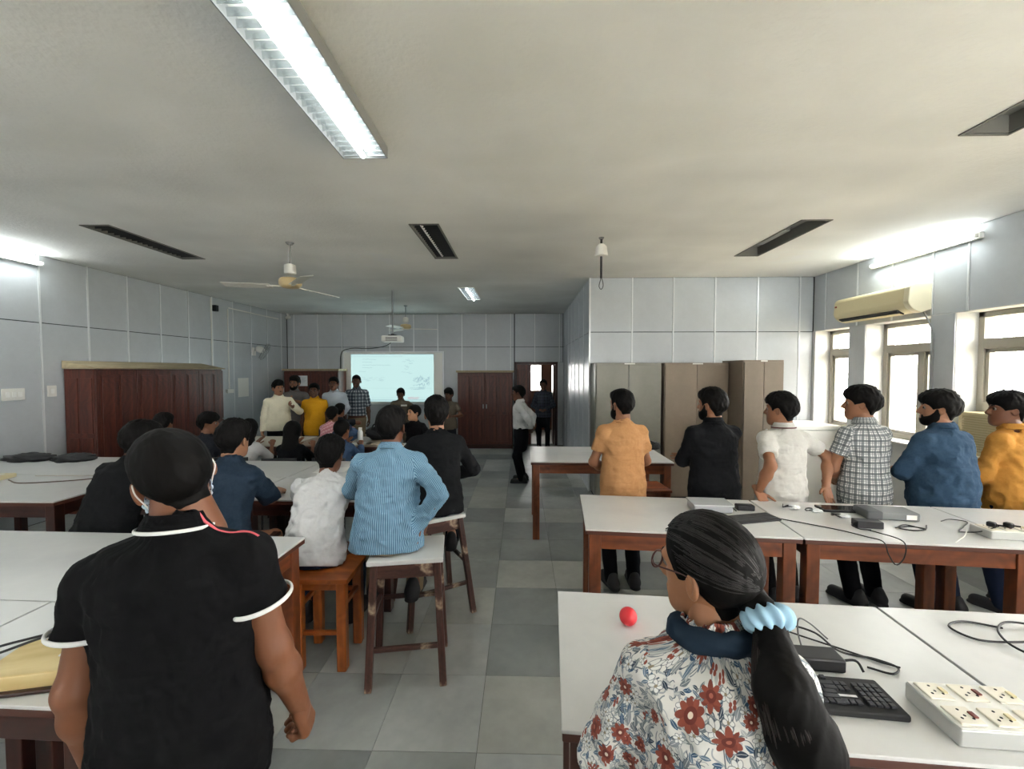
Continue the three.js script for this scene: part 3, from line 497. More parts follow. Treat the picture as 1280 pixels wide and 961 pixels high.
// ---- projection board and projector
{
  const t = thing('projection_board', 'wall whiteboard with a pale blue projected worksheet', 'screen', [-3.24, 1.69, ZB]);
  obj('board', b2(-1.25, 1.25, -0.65, 0.65, 0.002, 0.022), M.white, t);
  obj('board_frame', [b2(-1.28, 1.28, 0.64, 0.67, 0, 0.035, 0.004), b2(-1.28, 1.28, -0.67, -0.64, 0, 0.035, 0.004), b2(-1.28, -1.25, -0.67, 0.67, 0, 0.035, 0.004), b2(1.25, 1.28, -0.67, 0.67, 0, 0.035, 0.004)], M.alu, t);
  const tex = canvasTex(1024, 576, (c, w, h) => {
    c.fillStyle = '#d2f6f4'; c.fillRect(0, 0, w, h);
    let s = 5; const r = () => (s = (s * 16807) % 2147483647) / 2147483647;
    const scr = (x, y, n, col, step = 9, amp = 4, lw = 2) => { c.strokeStyle = col; c.lineWidth = lw; c.beginPath(); c.moveTo(x, y); for (let i = 0; i < n; i++) { x += step * (0.4 + r()); c.lineTo(x, y + (r() - 0.5) * amp * 2); } c.stroke(); };
    c.fillStyle = '#bfe4e6'; c.fillRect(0, 0, w, 10); c.fillRect(0, h - 26, w, 26); c.fillStyle = '#a9cdd2'; c.fillRect(0, h - 30, w, 3); c.fillRect(0, 28, 640, 3);
    for (const [x, y, n] of [[140, 62, 22], [140, 96, 15], [140, 132, 40], [140, 164, 16], [90, 210, 12]]) scr(x, y, n, '#7d9fae', 9, 5);
    c.strokeStyle = '#b4d9dc'; c.lineWidth = 2; for (const y of [410, 520]) { c.beginPath(); c.moveTo(20, y); c.lineTo(w - 30, y + 4); c.stroke(); }
    for (let i = 0; i < 24; i++) scr(120 + r() * 250, 270 + r() * 60, 5, '#aecfd6', 10, 7);
    for (let i = 0; i < 12; i++) scr(620 + r() * 120, 60 + r() * 180, 7, '#93b5c2', 8, 8);
    for (let i = 0; i < 30; i++) scr(760 + r() * 190, 270 + r() * 110, 6, '#8fb0c0', 7, 20, 2.4);
    for (let i = 0; i < 10; i++) scr(720 + r() * 120, 400 + r() * 30, 9, '#8fb0c0', 10, 3);
    for (let i = 0; i < 6; i++) scr(700, 520 + i * 4, 16, '#d9a9b4', 9, 5);
  });
  const scr = obj('projected_screen', new THREE.PlaneGeometry(2.1, 1.2).translate(-0.02, 0.0, 0.0235), new THREE.MeshStandardMaterial({ color: 0x4a5252, roughness: 0.8, emissive: 0xffffff, emissiveMap: tex, emissiveIntensity: 0.47 }), t, 'glowing pale blue worksheet image');
  const l = new THREE.RectAreaLight(new THREE.Color().setRGB(0.75, 1, 0.98), 0.7, 2.0, 1.1); l.name = 'screen_glow'; t.add(l); l.position.set(-0.02, 0, 0.05); l.lookAt(-3.26, 1.69, 0);
}
{
  const t = thing('projector', 'white ceiling hung projector aimed at the whiteboard', 'projector', [-2.3, 2.44, -7.4], 0.12);
  obj('body', bx(0.36, 0.11, 0.28, 0, 0, 0, 0.025), M.white, t);
  obj('lens', cyl(0.035, 0.04, 0.05, 0, 0, 0).rotateX(PI / 2).translate(-0.08, 0, -0.155), M.black, t);
  obj('vent', [0, 1, 2, 3].map((k) => b2(-0.1, 0.1, -0.035 + k * 0.018, -0.027 + k * 0.018, 0.138, 0.143)), M.darkGrey, t);
  obj('bracket', [bx(0.14, 0.012, 0.12, 0, 0.07, 0, 0.004), bx(0.05, 0.02, 0.05, 0, 0.085, 0)], M.darkGrey, t);
  obj('mount_pole', cyl(0.014, 0.014, HC - 2.44 - 0.09, 0, 0.09 + (HC - 2.44 - 0.09) / 2, 0), M.grey, t);
  single('projector_cable', tube([[-2.38, 2.5, -7.4], [-2.6, 2.42, -8.2], [-3.6, 2.4, -9.8], [-4.3, 2.42, -10.3], [-4.53, 2.34, -10.4], [-4.57, 1.6, -10.42], [-4.57, 0.6, -10.42]], 0.009, 60, 6), M.blackMatte, 'black cable sagging from the projector to the board edge', 'cable');
}
// ================================================================ PEOPLE: distance fields meshed by surface nets
const smin = (a, b, k) => { const h = Math.max(k - Math.abs(a - b), 0) / k; return Math.min(a, b) - h * h * k * 0.25; };
const smax = (a, b, k) => -smin(-a, -b, k);
function cap(a, b, ra, rb) {           // tapered capsule
  const ax = a.x, ay = a.y, az = a.z, dx = b.x - ax, dy = b.y - ay, dz = b.z - az, L = dx * dx + dy * dy + dz * dz || 1e-9;
  const f = (x, y, z) => { const px = x - ax, py = y - ay, pz = z - az; let t = (px * dx + py * dy + pz * dz) / L; t = t < 0 ? 0 : t > 1 ? 1 : t; const qx = px - dx * t, qy = py - dy * t, qz = pz - dz * t; return Math.sqrt(qx * qx + qy * qy + qz * qz) - ra - (rb - ra) * t; };
  f.ext = [[a, ra], [b, rb]]; return f;
}
function ell(c, rx, ry, rz) { const m = Math.min(rx, ry, rz), f = (x, y, z) => { const a = (x - c.x) / rx, b = (y - c.y) / ry, d = (z - c.z) / rz, q = Math.sqrt(a * a + b * b + d * d); return (q - 1) * (q < 1 ? m : m * 0.5 + 0.5 * q * m); }; f.ext = [[c, Math.max(rx, ry, rz)]]; return f; }
function bounds(fs, pad) { const lo = V(9, 9, 9), hi = V(-9, -9, -9); for (const f of fs) for (const [p, r] of f.ext) { lo.min(V(p.x - r, p.y - r, p.z - r)); hi.max(V(p.x + r, p.y + r, p.z + r)); } return [lo.subScalar(pad), hi.addScalar(pad)]; }
function surfaceNets(f, lo, hi, c) {
  const B = 4, nx = Math.ceil((hi.x - lo.x) / c / B) * B + 1, ny = Math.ceil((hi.y - lo.y) / c / B) * B + 1, nz = Math.ceil((hi.z - lo.z) / c / B) * B + 1, F = new Float32Array(nx * ny * nz), R = c * B * 0.87 * 1.7;
  for (let k = 0; k < nz; k += B) for (let j = 0; j < ny; j += B) for (let i = 0; i < nx; i += B) {
    const d = f(lo.x + (i + B / 2 - 0.5) * c, lo.y + (j + B / 2 - 0.5) * c, lo.z + (k + B / 2 - 0.5) * c), far = Math.abs(d) > R;
    for (let z = k; z < Math.min(k + B, nz); z++) for (let y = j; y < Math.min(j + B, ny); y++) for (let x = i; x < Math.min(i + B, nx); x++) F[(z * ny + y) * nx + x] = far ? d : f(lo.x + x * c, lo.y + y * c, lo.z + z * c);
  }
  const id = new Int32Array(nx * ny * nz).fill(-1), P = [], I = [], sx = 1, sy = nx, sz = nx * ny, off = [0, sx, sy, sx + sy, sz, sx + sz, sy + sz, sx + sy + sz];
  const E = [[0, 1], [2, 3], [4, 5], [6, 7], [0, 2], [1, 3], [4, 6], [5, 7], [0, 4], [1, 5], [2, 6], [3, 7]];
  for (let k = 0; k < nz - 1; k++) for (let j = 0; j < ny - 1; j++) for (let i = 0; i < nx - 1; i++) {
    const o = (k * ny + j) * nx + i; let m = 0; for (let q = 0; q < 8; q++) if (F[o + off[q]] < 0) m |= 1 << q;
    if (m === 0 || m === 255) continue;
    let n = 0, X = 0, Y = 0, Z = 0;
    for (const [a, b] of E) { const fa = F[o + off[a]], fb = F[o + off[b]]; if ((fa < 0) === (fb < 0)) continue; const t = fa / (fa - fb); X += (a & 1) + ((b & 1) - (a & 1)) * t; Y += ((a >> 1) & 1) + (((b >> 1) & 1) - ((a >> 1) & 1)) * t; Z += (a >> 2) + ((b >> 2) - (a >> 2)) * t; n++; }
    id[o] = P.length / 3; P.push(lo.x + (i + X / n) * c, lo.y + (j + Y / n) * c, lo.z + (k + Z / n) * c);
  }
  const quad = (a, b, d, e, flip) => { if (a < 0 || b < 0 || d < 0 || e < 0) return; if (flip) I.push(a, d, b, a, e, d); else I.push(a, b, d, a, d, e); };
  for (let k = 1; k < nz - 1; k++) for (let j = 1; j < ny - 1; j++) for (let i = 1; i < nx - 1; i++) {
    const o = (k * ny + j) * nx + i, s = F[o] < 0;
    if (s !== F[o + sx] < 0) quad(id[o], id[o - sy], id[o - sy - sz], id[o - sz], s);
    if (s !== F[o + sy] < 0) quad(id[o], id[o - sz], id[o - sx - sz], id[o - sx], s);
    if (s !== F[o + sz] < 0) quad(id[o], id[o - sx], id[o - sx - sy], id[o - sy], s);
  }
  const g = new THREE.BufferGeometry(); g.setAttribute('position', new THREE.Float32BufferAttribute(P, 3)); g.setIndex(I); g.computeVertexNormals();
  return g;
}
function union(fs, k) { const n = fs.length; return (x, y, z) => { let d = fs[0](x, y, z); for (let i = 1; i < n; i++) d = smin(d, fs[i](x, y, z), k); return d; }; }
const noise3 = (x, y, z) => perlin.noise(x + 31.7, y + 17.3, z + 5.1);

// ---- head, in its own space: y up, z forward, centre of the skull at the origin
const libCache = new Map(); const lib = (key, make) => { if (!libCache.has(key)) libCache.set(key, make()); return libCache.get(key); };
function skullField(fem) {
  const skull = ell(V(0, 0.03, -0.012), 0.077, 0.093, 0.098), face = ell(V(0, -0.035, 0.024), fem ? 0.057 : 0.061, 0.076, 0.07), jaw = ell(V(0, -0.07, 0.03), fem ? 0.042 : 0.05, 0.042, 0.05), chin = cap(V(-0.008, -0.098, 0.066), V(0.008, -0.098, 0.066), 0.022, 0.022);
  return union([skull, face, jaw, chin], 0.035);
}
function headGeo(cell, fem) {
  return lib('head' + cell + fem, () => {
    const base = skullField(fem);
    const nose = union([cap(V(0, 0.018, 0.09), V(0, -0.024, 0.112), 0.009, 0.0125), cap(V(-0.012, -0.03, 0.1), V(0.012, -0.03, 0.1), 0.0085, 0.0085)], 0.012);
    const brow = cap(V(-0.036, 0.03, 0.078), V(0.036, 0.03, 0.078), 0.013, 0.013), lipU = cap(V(-0.019, -0.058, 0.088), V(0.019, -0.058, 0.088), 0.0065, 0.0065), lipL = cap(V(-0.016, -0.069, 0.087), V(0.016, -0.069, 0.087), 0.0075, 0.0075);
    const neck = cap(V(0, -0.05, -0.022), V(0, -0.17, -0.04), fem ? 0.046 : 0.054, fem ? 0.048 : 0.06);
    const ears = [1, -1].map((s) => { const e = ell(V(0, 0, 0), 0.0105, 0.032, 0.0195), bowl = ell(V(0, 0, 0), 0.009, 0.02, 0.0115); return (x, y, z) => { const lx = s * x - 0.084, ly = y + 0.006, lz = z + 0.008, c = Math.cos(0.45), q = Math.sin(0.45), rx = lx * c + lz * q, rz = -lx * q + lz * c; return smax(e(rx, ly, rz), -bowl(rx - 0.009, ly - 0.002, rz - 0.001), 0.006); }; });
    const f = (x, y, z) => {
      let d = smin(base(x, y, z), brow(x, y, z), 0.02);
      for (const s of [-1, 1]) { const a = x - s * 0.031, b = y - 0.011, c = z - 0.099; d = smax(d, 0.017 - Math.sqrt(a * a + b * b + c * c), 0.014); }
      d = smin(d, nose(x, y, z), 0.012); d = smin(d, lipU(x, y, z), 0.006); d = smin(d, lipL(x, y, z), 0.006); d = smin(d, neck(x, y, z), 0.025);
      d = smin(d, ears[0](x, y, z), 0.006); return smin(d, ears[1](x, y, z), 0.006);
    };
    return surfaceNets(f, V(-0.115, -0.19, -0.125), V(0.115, 0.14, 0.14), cell);
  });
}
// front-to-back hairline height for a point at depth z
const lineOf = (pts) => (z) => { if (z <= pts[0][0]) return pts[0][1]; for (let i = 1; i < pts.length; i++) if (z <= pts[i][0]) { const t = (z - pts[i - 1][0]) / (pts[i][0] - pts[i - 1][0]); return lerp(pts[i - 1][1], pts[i][1], t); } return pts[pts.length - 1][1]; };
const HAIR = {
  crop: { inf: 0.008, top: 0.004, n: 0.0018, line: [[-0.11, -0.066], [-0.06, -0.075], [-0.04, -0.03], [-0.01, 0.03], [0.02, 0.02], [0.03, -0.005], [0.045, 0.045], [0.07, 0.062], [0.1, 0.07]] },
  short: { inf: 0.012, top: 0.012, n: 0.004, line: [[-0.11, -0.065], [-0.06, -0.07], [-0.035, -0.02], [-0.01, 0.03], [0.02, 0.02], [0.03, -0.015], [0.045, 0.04], [0.07, 0.06], [0.1, 0.066]] },
  full: { inf: 0.016, top: 0.022, n: 0.006, line: [[-0.11, -0.075], [-0.06, -0.08], [-0.035, -0.03], [-0.01, 0.022], [0.02, 0.015], [0.035, -0.01], [0.05, 0.03], [0.07, 0.05], [0.11, 0.05]] },
  fringe: { inf: 0.018, top: 0.024, n: 0.007, line: [[-0.11, -0.07], [-0.06, -0.075], [-0.035, -0.02], [-0.01, 0.015], [0.02, 0.01], [0.04, 0.0], [0.06, 0.03], [0.09, 0.042], [0.13, 0.04]] },
  tied: { inf: 0.013, top: 0.004, n: 0.0012, line: [[-0.11, -0.075], [-0.05, -0.08], [-0.02, -0.02], [0.0, 0.012], [0.03, 0.0], [0.05, 0.03], [0.075, 0.06], [0.1, 0.075]] },
  long: { inf: 0.018, top: 0.006, n: 0.004, line: [[-0.11, -0.3], [-0.02, -0.3], [0.0, -0.3], [0.03, -0.09], [0.05, 0.02], [0.075, 0.055], [0.1, 0.07]] },
};
function hairGeo(style, cell) {
  return lib('hair' + style + cell, () => {
    const h = HAIR[style], line = lineOf(h.line), i = h.inf, cap0 = ell(V(0, 0.03 + h.top * 0.5, -0.013), 0.077 + i, 0.093 + i + h.top * 0.5, 0.098 + i), fm = style === 'tied' || style === 'long', sk = skullField(fm), neck = cap(V(0, -0.05, -0.022), V(0, -0.17, -0.04), fm ? 0.046 : 0.054, fm ? 0.048 : 0.06);
    const crown = ell(V(0, 0.085, 0.025), 0.062 + i, 0.035 + h.top, 0.07 + i), extra = [];
    if (style === 'long') extra.push(union([cap(V(0, 0.0, -0.05), V(0, -0.2, -0.085), 0.088, 0.095), cap(V(0, -0.2, -0.085), V(0, -0.36, -0.08), 0.095, 0.075)], 0.04));
    const f = (x, y, z) => {
      const up = y - line(z), tp = style === 'long' ? 1 : clamp(up / 0.055, 0, 1), inf = lerp(style === 'crop' ? 0.004 : 0.005, i, tp * tp * (3 - 2 * tp)); let d = Math.min(sk(x, y, z), neck(x, y, z)) - inf; if (h.top > 0.003) d = smin(d, cap0(x, y, z) + (1 - tp) * 0.012, 0.02); if (h.top > 0.008) d = smin(d, crown(x, y, z), 0.03);
      for (const e of extra) d = smin(d, e(x, y, z * 1.0) + 0.0, 0.03);
      d = smax(d, line(z) - y + Math.abs(x) * (fm ? -0.1 : 0.0) + 0.004 * noise3(x * 60, y * 20, z * 60), 0.005);
      const a = Math.atan2(x, -z); return d + h.n * tp * (1.3 * noise3(a * 7, y * 22, z * 12) + 0.8 * noise3(x * 70, y * 40, z * 70));
    };
    return surfaceNets(f, V(-0.125, style === 'long' ? -0.46 : -0.16, -0.2), V(0.125, 0.19, 0.15), cell);
  });
}
function beardGeo(cell, full) {
  return lib('beard' + cell + full, () => {
    const i = full ? 0.005 : 0.003, sk = skullField(false), base = (x, y, z) => sk(x, y, z) - i, mouth = ell(V(0, -0.064, 0.096), 0.021, 0.009, 0.03), tash = cap(V(-0.024, -0.05, 0.086), V(0.024, -0.05, 0.086), 0.009, 0.009), line = lineOf([[0.0, 0.0], [0.022, 0.01], [0.035, -0.02], [0.055, -0.045], [0.075, -0.055], [0.12, -0.058]]);
    const f = (x, y, z) => { let d = smax(base(x, y, z), y - line(z), 0.006); d = smax(d, -0.005 - z, 0.006); d = smin(d, tash(x, y, z), 0.006); return smax(d, -mouth(x, y, z), 0.004) + 0.0015 * noise3(x * 90, y * 90, z * 90); };
    return surfaceNets(f, V(-0.09, -0.15, -0.03), V(0.09, 0.03, 0.13), cell);
  });
}
function tashGeo(cell) { return lib('tash' + cell, () => surfaceNets(union([cap(V(-0.026, -0.053, 0.082), V(0, -0.046, 0.098), 0.005, 0.008), cap(V(0.026, -0.053, 0.082), V(0, -0.046, 0.098), 0.005, 0.008)], 0.006), V(-0.04, -0.07, 0.06), V(0.04, -0.03, 0.12), cell)); }
const browGeo = lib('brows', () => mg([-1, 1].map((s) => tube([[s * 0.014, 0.033, 0.094], [s * 0.03, 0.039, 0.09], [s * 0.046, 0.033, 0.079]], 0.0038, 8, 6))));
const eyeGeo = (() => { const parts = []; const g = new THREE.SphereGeometry(0.0125, 16, 12); const c = new Float32Array(g.attributes.position.count * 3), p = g.attributes.position; for (let i = 0; i < p.count; i++) { const dark = p.getZ(i) > 0.0085; const v = dark ? [0.015, 0.008, 0.005] : [0.3, 0.27, 0.24]; c.set(v, i * 3); } g.setAttribute('color', new THREE.BufferAttribute(c, 3)); return g; })();
M.eye = new THREE.MeshStandardMaterial({ vertexColors: true, roughness: 0.2 });
// ---- right hand: wrist at the origin, fingers along -y, thumb towards +z, palm faces +x
function handGeo(kind, cell) {
  return lib('hand' + kind + cell, () => {
    const curl = { relaxed: [0.35, 0.45, 0.3], fist: [1.35, 1.5, 1.0], flat: [0.08, 0.08, 0.05], hook: [0.7, 0.9, 0.5] }[kind], fs = [], palm = [];
    const len = [[0.042, 0.026, 0.021], [0.047, 0.03, 0.022], [0.043, 0.028, 0.021], [0.034, 0.021, 0.018]], zz = [0.03, 0.0105, -0.0095, -0.029], ky = [-0.088, -0.092, -0.088, -0.08];
    for (let k = 0; k < 4; k++) {
      palm.push(cap(V(0, -0.004, zz[k] * 0.62), V(0, ky[k] + 0.006, zz[k] * 0.95), 0.0155, 0.0135));
      let p = V(0, ky[k] + 0.008, zz[k]), a = 0; const fan = zz[k] * (kind === 'fist' ? 0.2 : 2.2);
      for (let j = 0; j < 3; j++) { a += curl[j] * (1 + (kind === 'relaxed' ? k * 0.14 : 0)); const q = p.clone().add(V(Math.sin(a), -Math.cos(a), fan * Math.cos(a)).normalize().multiplyScalar(len[k][j])); fs.push([k, cap(p, q, 0.0098 - j * 0.0009 - (k === 3 ? 0.001 : 0), 0.0092 - j * 0.001 - (k === 3 ? 0.001 : 0))]); p = q; }
    }
    let p = V(0.006, -0.022, 0.02); const th = kind === 'fist' ? [[0.25, -0.75, 0.45], [0.85, -0.5, -0.1], [0.7, -0.2, -0.6]] : kind === 'flat' ? [[0.2, -0.6, 0.75], [0.1, -0.8, 0.55], [0.1, -0.9, 0.4]] : [[0.35, -0.65, 0.62], [0.35, -0.85, 0.35], [0.3, -0.92, 0.15]], tl = [0.042, 0.032, 0.026];
    for (let j = 0; j < 3; j++) { const q = p.clone().add(V(...th[j]).normalize().multiplyScalar(tl[j])); fs.push([4, cap(p, q, 0.0135 - j * 0.002, 0.0115 - j * 0.0015)]); p = q; }
    const wrist = cap(V(0, 0.05, 0), V(0, -0.01, 0), 0.026, 0.023), fingers = [0, 1, 2, 3, 4].map((k) => union(fs.filter((x) => x[0] === k).map((x) => x[1]), 0.006)), pal = union(palm, 0.016), ball = ell(V(0.007, -0.045, 0.02), 0.014, 0.028, 0.016);
    const f = (x, y, z) => { let d = smin(pal(x * 1.05, y, z), ball(x, y, z), 0.012); d = smin(d, smax(wrist(x * 1.25, y, z * 0.95), -y - 0.02, 0.01), 0.018); let m = 9; for (const g of fingers) m = Math.min(m, g(x, y, z)); return smin(d, m, 0.008); };
    return surfaceNets(f, V(-0.07, -0.225, -0.07), V(0.11, 0.055, 0.09), cell);
  });
}
function mirrorX(g) { const h = g.clone().scale(-1, 1, 1); const i = h.index.array; for (let k = 0; k < i.length; k += 3) { const t = i[k]; i[k] = i[k + 1]; i[k + 1] = t; } h.computeVertexNormals(); return h; }
function shoeGeo(kind) {
  return lib('shoe' + kind, () => {
    const a = cap(V(0, 0.045, -0.055), V(0, 0.035, 0.15), 0.043, 0.044), b = cap(V(0, 0.06, -0.035), V(0, 0.1, -0.03), 0.043, 0.04), sole = cap(V(0, 0.0, -0.06), V(0, 0.0, 0.155), 0.047, 0.05);
    const f = (x, y, z) => { let d = smin(a(x, y, z), b(x, y, z), 0.04); d = smin(d, smax(sole(x, y, z), y - 0.022, 0.004), 0.004); return smax(d, -y + 0.001, 0.004); };
    return surfaceNets(f, V(-0.07, -0.01, -0.13), V(0.07, 0.15, 0.22), 0.009);
  });
}
function ik(root, target, l1, l2, pole) {
  const d = target.clone().sub(root); let L = d.length(); const max = (l1 + l2) * 0.995; if (L > max) { target = root.clone().addScaledVector(d, max / L); L = max; } if (L < Math.abs(l1 - l2) + 0.02) L = Math.abs(l1 - l2) + 0.02;
  const n = d.normalize(), a = (l1 * l1 - l2 * l2 + L * L) / (2 * L), h = Math.sqrt(Math.max(0, l1 * l1 - a * a)), p = pole.clone().addScaledVector(n, -pole.dot(n)).normalize();
  return [root.clone().addScaledVector(n, a).addScaledVector(p, h), target.clone()];
}
const skinMats = new Map(), hairMats = new Map();
const skinOf = (hex) => { if (!skinMats.has(hex)) skinMats.set(hex, new THREE.MeshPhysicalMaterial({ color: hex, roughness: 0.52, sheen: 0.15, sheenColor: 0x884433, sheenRoughness: 0.5 })); return skinMats.get(hex); };
const hairOf = (hex) => { if (!hairMats.has(hex)) hairMats.set(hex, new THREE.MeshPhysicalMaterial({ color: hex, roughness: 0.66, specularIntensity: 0.28 })); return hairMats.get(hex); };
const PROF = { t: [-0.5, -0.18, 0.0, 0.15, 0.35, 0.6, 0.8, 0.92, 1.0], a: [0.14, 0.165, 0.168, 0.158, 0.146, 0.16, 0.165, 0.12, 0.05], b: [0.1, 0.118, 0.12, 0.112, 0.104, 0.118, 0.115, 0.085, 0.055] };
function prof(arr, t) { const T = PROF.t; if (t <= T[0]) return arr[0]; for (let i = 1; i < T.length; i++) if (t <= T[i]) { let u = (t - T[i - 1]) / (T[i] - T[i - 1]); u = u * u * (3 - 2 * u) * 0.5 + u * 0.5; return arr[i - 1] + (arr[i] - arr[i - 1]) * u; } return arr[arr.length - 1]; }

const personLog = [];
function person(o) {
  const H = o.H ?? 1.7, s = H / 1.7, wd = o.wide ?? 1, belly = o.belly ?? 0, cell = o.cell ?? 0.014, fem = !!o.fem;
  const root = thing('person', o.label, 'person', [o.at[0], 0, o.at[1]], o.face, o.group);
  // ---- skeleton
  const py = o.sit ? o.sit + 0.085 * s : 0.525 * H, P0 = V(0, py, 0), L = 0.31 * H, lean = o.lean ?? 0.02, l1 = o.lean1 ?? lean, side = o.side ?? 0, tw = o.twist ?? 0;
  const dir = (a, b = 0) => V(Math.sin(side + b), Math.cos(a), Math.sin(a)).normalize();
  const P1 = P0.clone().addScaledVector(dir(lean), L * 0.5), P2 = P1.clone().addScaledVector(dir(l1), L * 0.5), chord = P2.clone().sub(P0), CL = chord.length(), cu = chord.clone().divideScalar(CL);
  const xa = V(1, 0, 0).addScaledVector(cu, -cu.x).normalize(), fa = xa.clone().cross(cu).normalize(); // across (their left), forward
  const C = (t) => { const u = 1 - t; return V(u * u * P0.x + 2 * u * t * P1.x + t * t * P2.x, u * u * P0.y + 2 * u * t * P1.y + t * t * P2.y, u * u * P0.z + 2 * u * t * P1.z + t * t * P2.z); };
  const Xt = (t) => xa.clone().multiplyScalar(Math.cos(tw * t)).addScaledVector(fa, -Math.sin(tw * t)), Ft = (t) => fa.clone().multiplyScalar(Math.cos(tw * t)).addScaledVector(xa, Math.sin(tw * t));
  const torso = (inf, loose, scaleA = 1) => {
    const A = PROF.a.map((v, i) => (v * wd * s * (fem ? (i > 4 ? 0.88 : i < 3 ? 1.02 : 0.92) : 1) + inf) * scaleA + (PROF.t[i] < 0.5 ? loose : loose * 0.3)), Bz = PROF.b.map((v, i) => v * s * (0.6 + 0.4 * wd) + inf + (PROF.t[i] < 0.5 ? loose * 0.8 : loose * 0.3) + belly * Math.exp(-(((PROF.t[i] - 0.25) / 0.28) ** 2)));
    const P0x = P0.x, P0y = P0.y, P0z = P0.z, b1x = 2 * (P1.x - P0.x), b1y = 2 * (P1.y - P0.y), b1z = 2 * (P1.z - P0.z), ax = P0.x - 2 * P1.x + P2.x, ay = P0.y - 2 * P1.y + P2.y, az = P0.z - 2 * P1.z + P2.z;
    const f = (x, y, z) => {
      const t0 = ((x - P0x) * cu.x + (y - P0y) * cu.y + (z - P0z) * cu.z) / CL, t = t0 < -0.5 ? -0.5 : t0 > 1 ? 1 : t0;
      const qx = x - (P0x + b1x * t + ax * t * t), qy = y - (P0y + b1y * t + ay * t * t), qz = z - (P0z + b1z * t + az * t * t), c = Math.cos(tw * t), q = Math.sin(tw * t);
      const ux = xa.x * c - fa.x * q, uy = xa.y * c - fa.y * q, uz = xa.z * c - fa.z * q, vx = fa.x * c + xa.x * q, vy = fa.y * c + xa.y * q, vz = fa.z * c + xa.z * q;
      const a = prof(A, t), b = prof(Bz, t), dx = (qx * ux + qy * uy + qz * uz) / a, df = (qx * vx + qy * vy + qz * vz) / b, e = (t0 - t) * CL / Math.min(a, b);
      const m = Math.min(a, b); return (Math.sqrt(dx * dx + df * df + e * e) - 1) * m * 0.9;
    };
    f.ext = [[C(0), 0.22 * wd * s + inf + loose + belly], [C(0.5), 0.2 * wd * s + belly + loose], [C(1), 0.12], [P0.clone().addScaledVector(cu, -0.3 * CL), 0.2 * wd]];
    return f;
  };
  const tOf = (x, y, z) => ((x - P0.x) * cu.x + (y - P0.y) * cu.y + (z - P0.z) * cu.z) / CL;
  const N = C(1), shW = (fem ? 0.145 : 0.163) * wd * s, arms = {}, legs = {};
  const up1 = 0.172 * H, fo1 = 0.152 * H, th1 = 0.242 * H, ca1 = 0.232 * H;
  for (const [key, sg] of [['L', 1], ['R', -1]]) {
    const q = o[key] ?? {}, S = C(0.86).addScaledVector(Xt(0.9), sg * shW); if (q.sh) S.add(V(...q.sh));
    const want = q.w ? V(...q.w) : V(sg * (shW + 0.075 * wd), S.y - (up1 + fo1) * 0.985, S.z + 0.03);
    const [E, W] = ik(S, want, up1, fo1, V(...(q.pole ?? [sg * 0.5, -0.2, -1])));
    arms[key] = { S, E, W, sg, hand: q.hand ?? 'relaxed', dir: q.dir ? V(...q.dir).normalize() : W.clone().sub(E).normalize(), thumb: q.thumb ? V(...q.thumb) : V(0, 0, 1), roll: q.palm };
    const J = V(sg * 0.088 * s * (0.7 + 0.3 * wd), py - 0.02, 0), ft = o['foot' + key] ?? (o.sit ? [sg * 0.12, Math.max(0, o.sit - 0.5), 0.36] : [sg * 0.1, 0, 0.0]);
    const [K, A] = ik(J, V(ft[0], ft[1] + 0.085 * s, ft[2] - 0.03), th1, ca1, V(sg * 0.15, 0, 1));
    legs[key] = { J, K, A, sg, yaw: ft[3] ?? sg * 0.15, y: ft[1] };
  }
  const nd = cu.clone().lerp(V(0, 1, 0), 0.65).addScaledVector(Ft(1), 0.12 + (o.headFwd ?? 0)).normalize(), hs = (o.headScale ?? 1) * 1.02 * Math.sqrt(s);
  const hr = o.head ?? [0, 0, 0], hq = new THREE.Quaternion().setFromEuler(new THREE.Euler(-hr[1], hr[0] + tw, hr[2], 'YXZ')), HCn = N.clone().addScaledVector(nd, 0.03 * s).add(V(0, 0.114 * s, 0.034 * s).applyQuaternion(new THREE.Quaternion().setFromEuler(new THREE.Euler(-hr[1] * 0.6, 0, hr[2])))), hm = new THREE.Matrix4().compose(HCn, hq, V(hs * (o.headW ?? 1), hs, hs));
  // ---- skin: trunk, limbs, head and hands in one mesh
  const trunk = torso(-0.012, 0), bodyFs = [o.sit ? Object.assign((x, y, z) => Math.max(trunk(x, y, z), o.sit + 0.02 - y), { ext: trunk.ext }) : trunk, cap(N.clone().addScaledVector(cu, -0.04), HCn, 0.06 * s * (fem ? 0.85 : 1), 0.05 * s * (fem ? 0.85 : 1))];
  const ar = (o.armR ?? 1) * (fem ? 0.86 : 1) * s;
  for (const k of ['L', 'R']) { const a = arms[k], l = legs[k]; bodyFs.push(cap(N.clone().addScaledVector(cu, -0.05), a.S.clone().addScaledVector(cu, -0.02), 0.036 * s, 0.036 * ar), cap(a.S.clone().addScaledVector(cu, -0.015), a.E, 0.042 * ar, 0.039 * ar), cap(a.E, a.E.clone().lerp(a.W, 0.35), 0.039 * ar, 0.04 * ar), cap(a.E.clone().lerp(a.W, 0.35), a.W, 0.04 * ar, 0.026 * ar), cap(l.J, l.K, 0.078 * s, 0.052 * s), cap(l.K, l.A, 0.052 * s, 0.038 * s), cap(l.A, l.A.clone().add(V(Math.sin(l.yaw) * 0.12, -0.05 * s, Math.cos(l.yaw) * 0.12)), 0.036, 0.025)); }
  const [blo, bhi] = bounds(bodyFs, 0.03), geos = [surfaceNets(union(bodyFs, 0.03), blo, bhi, o.bodyCell ?? cell)];
  const hcell = o.headCell ?? 0.0075; geos.push(headGeo(hcell, fem).clone().applyMatrix4(hm));
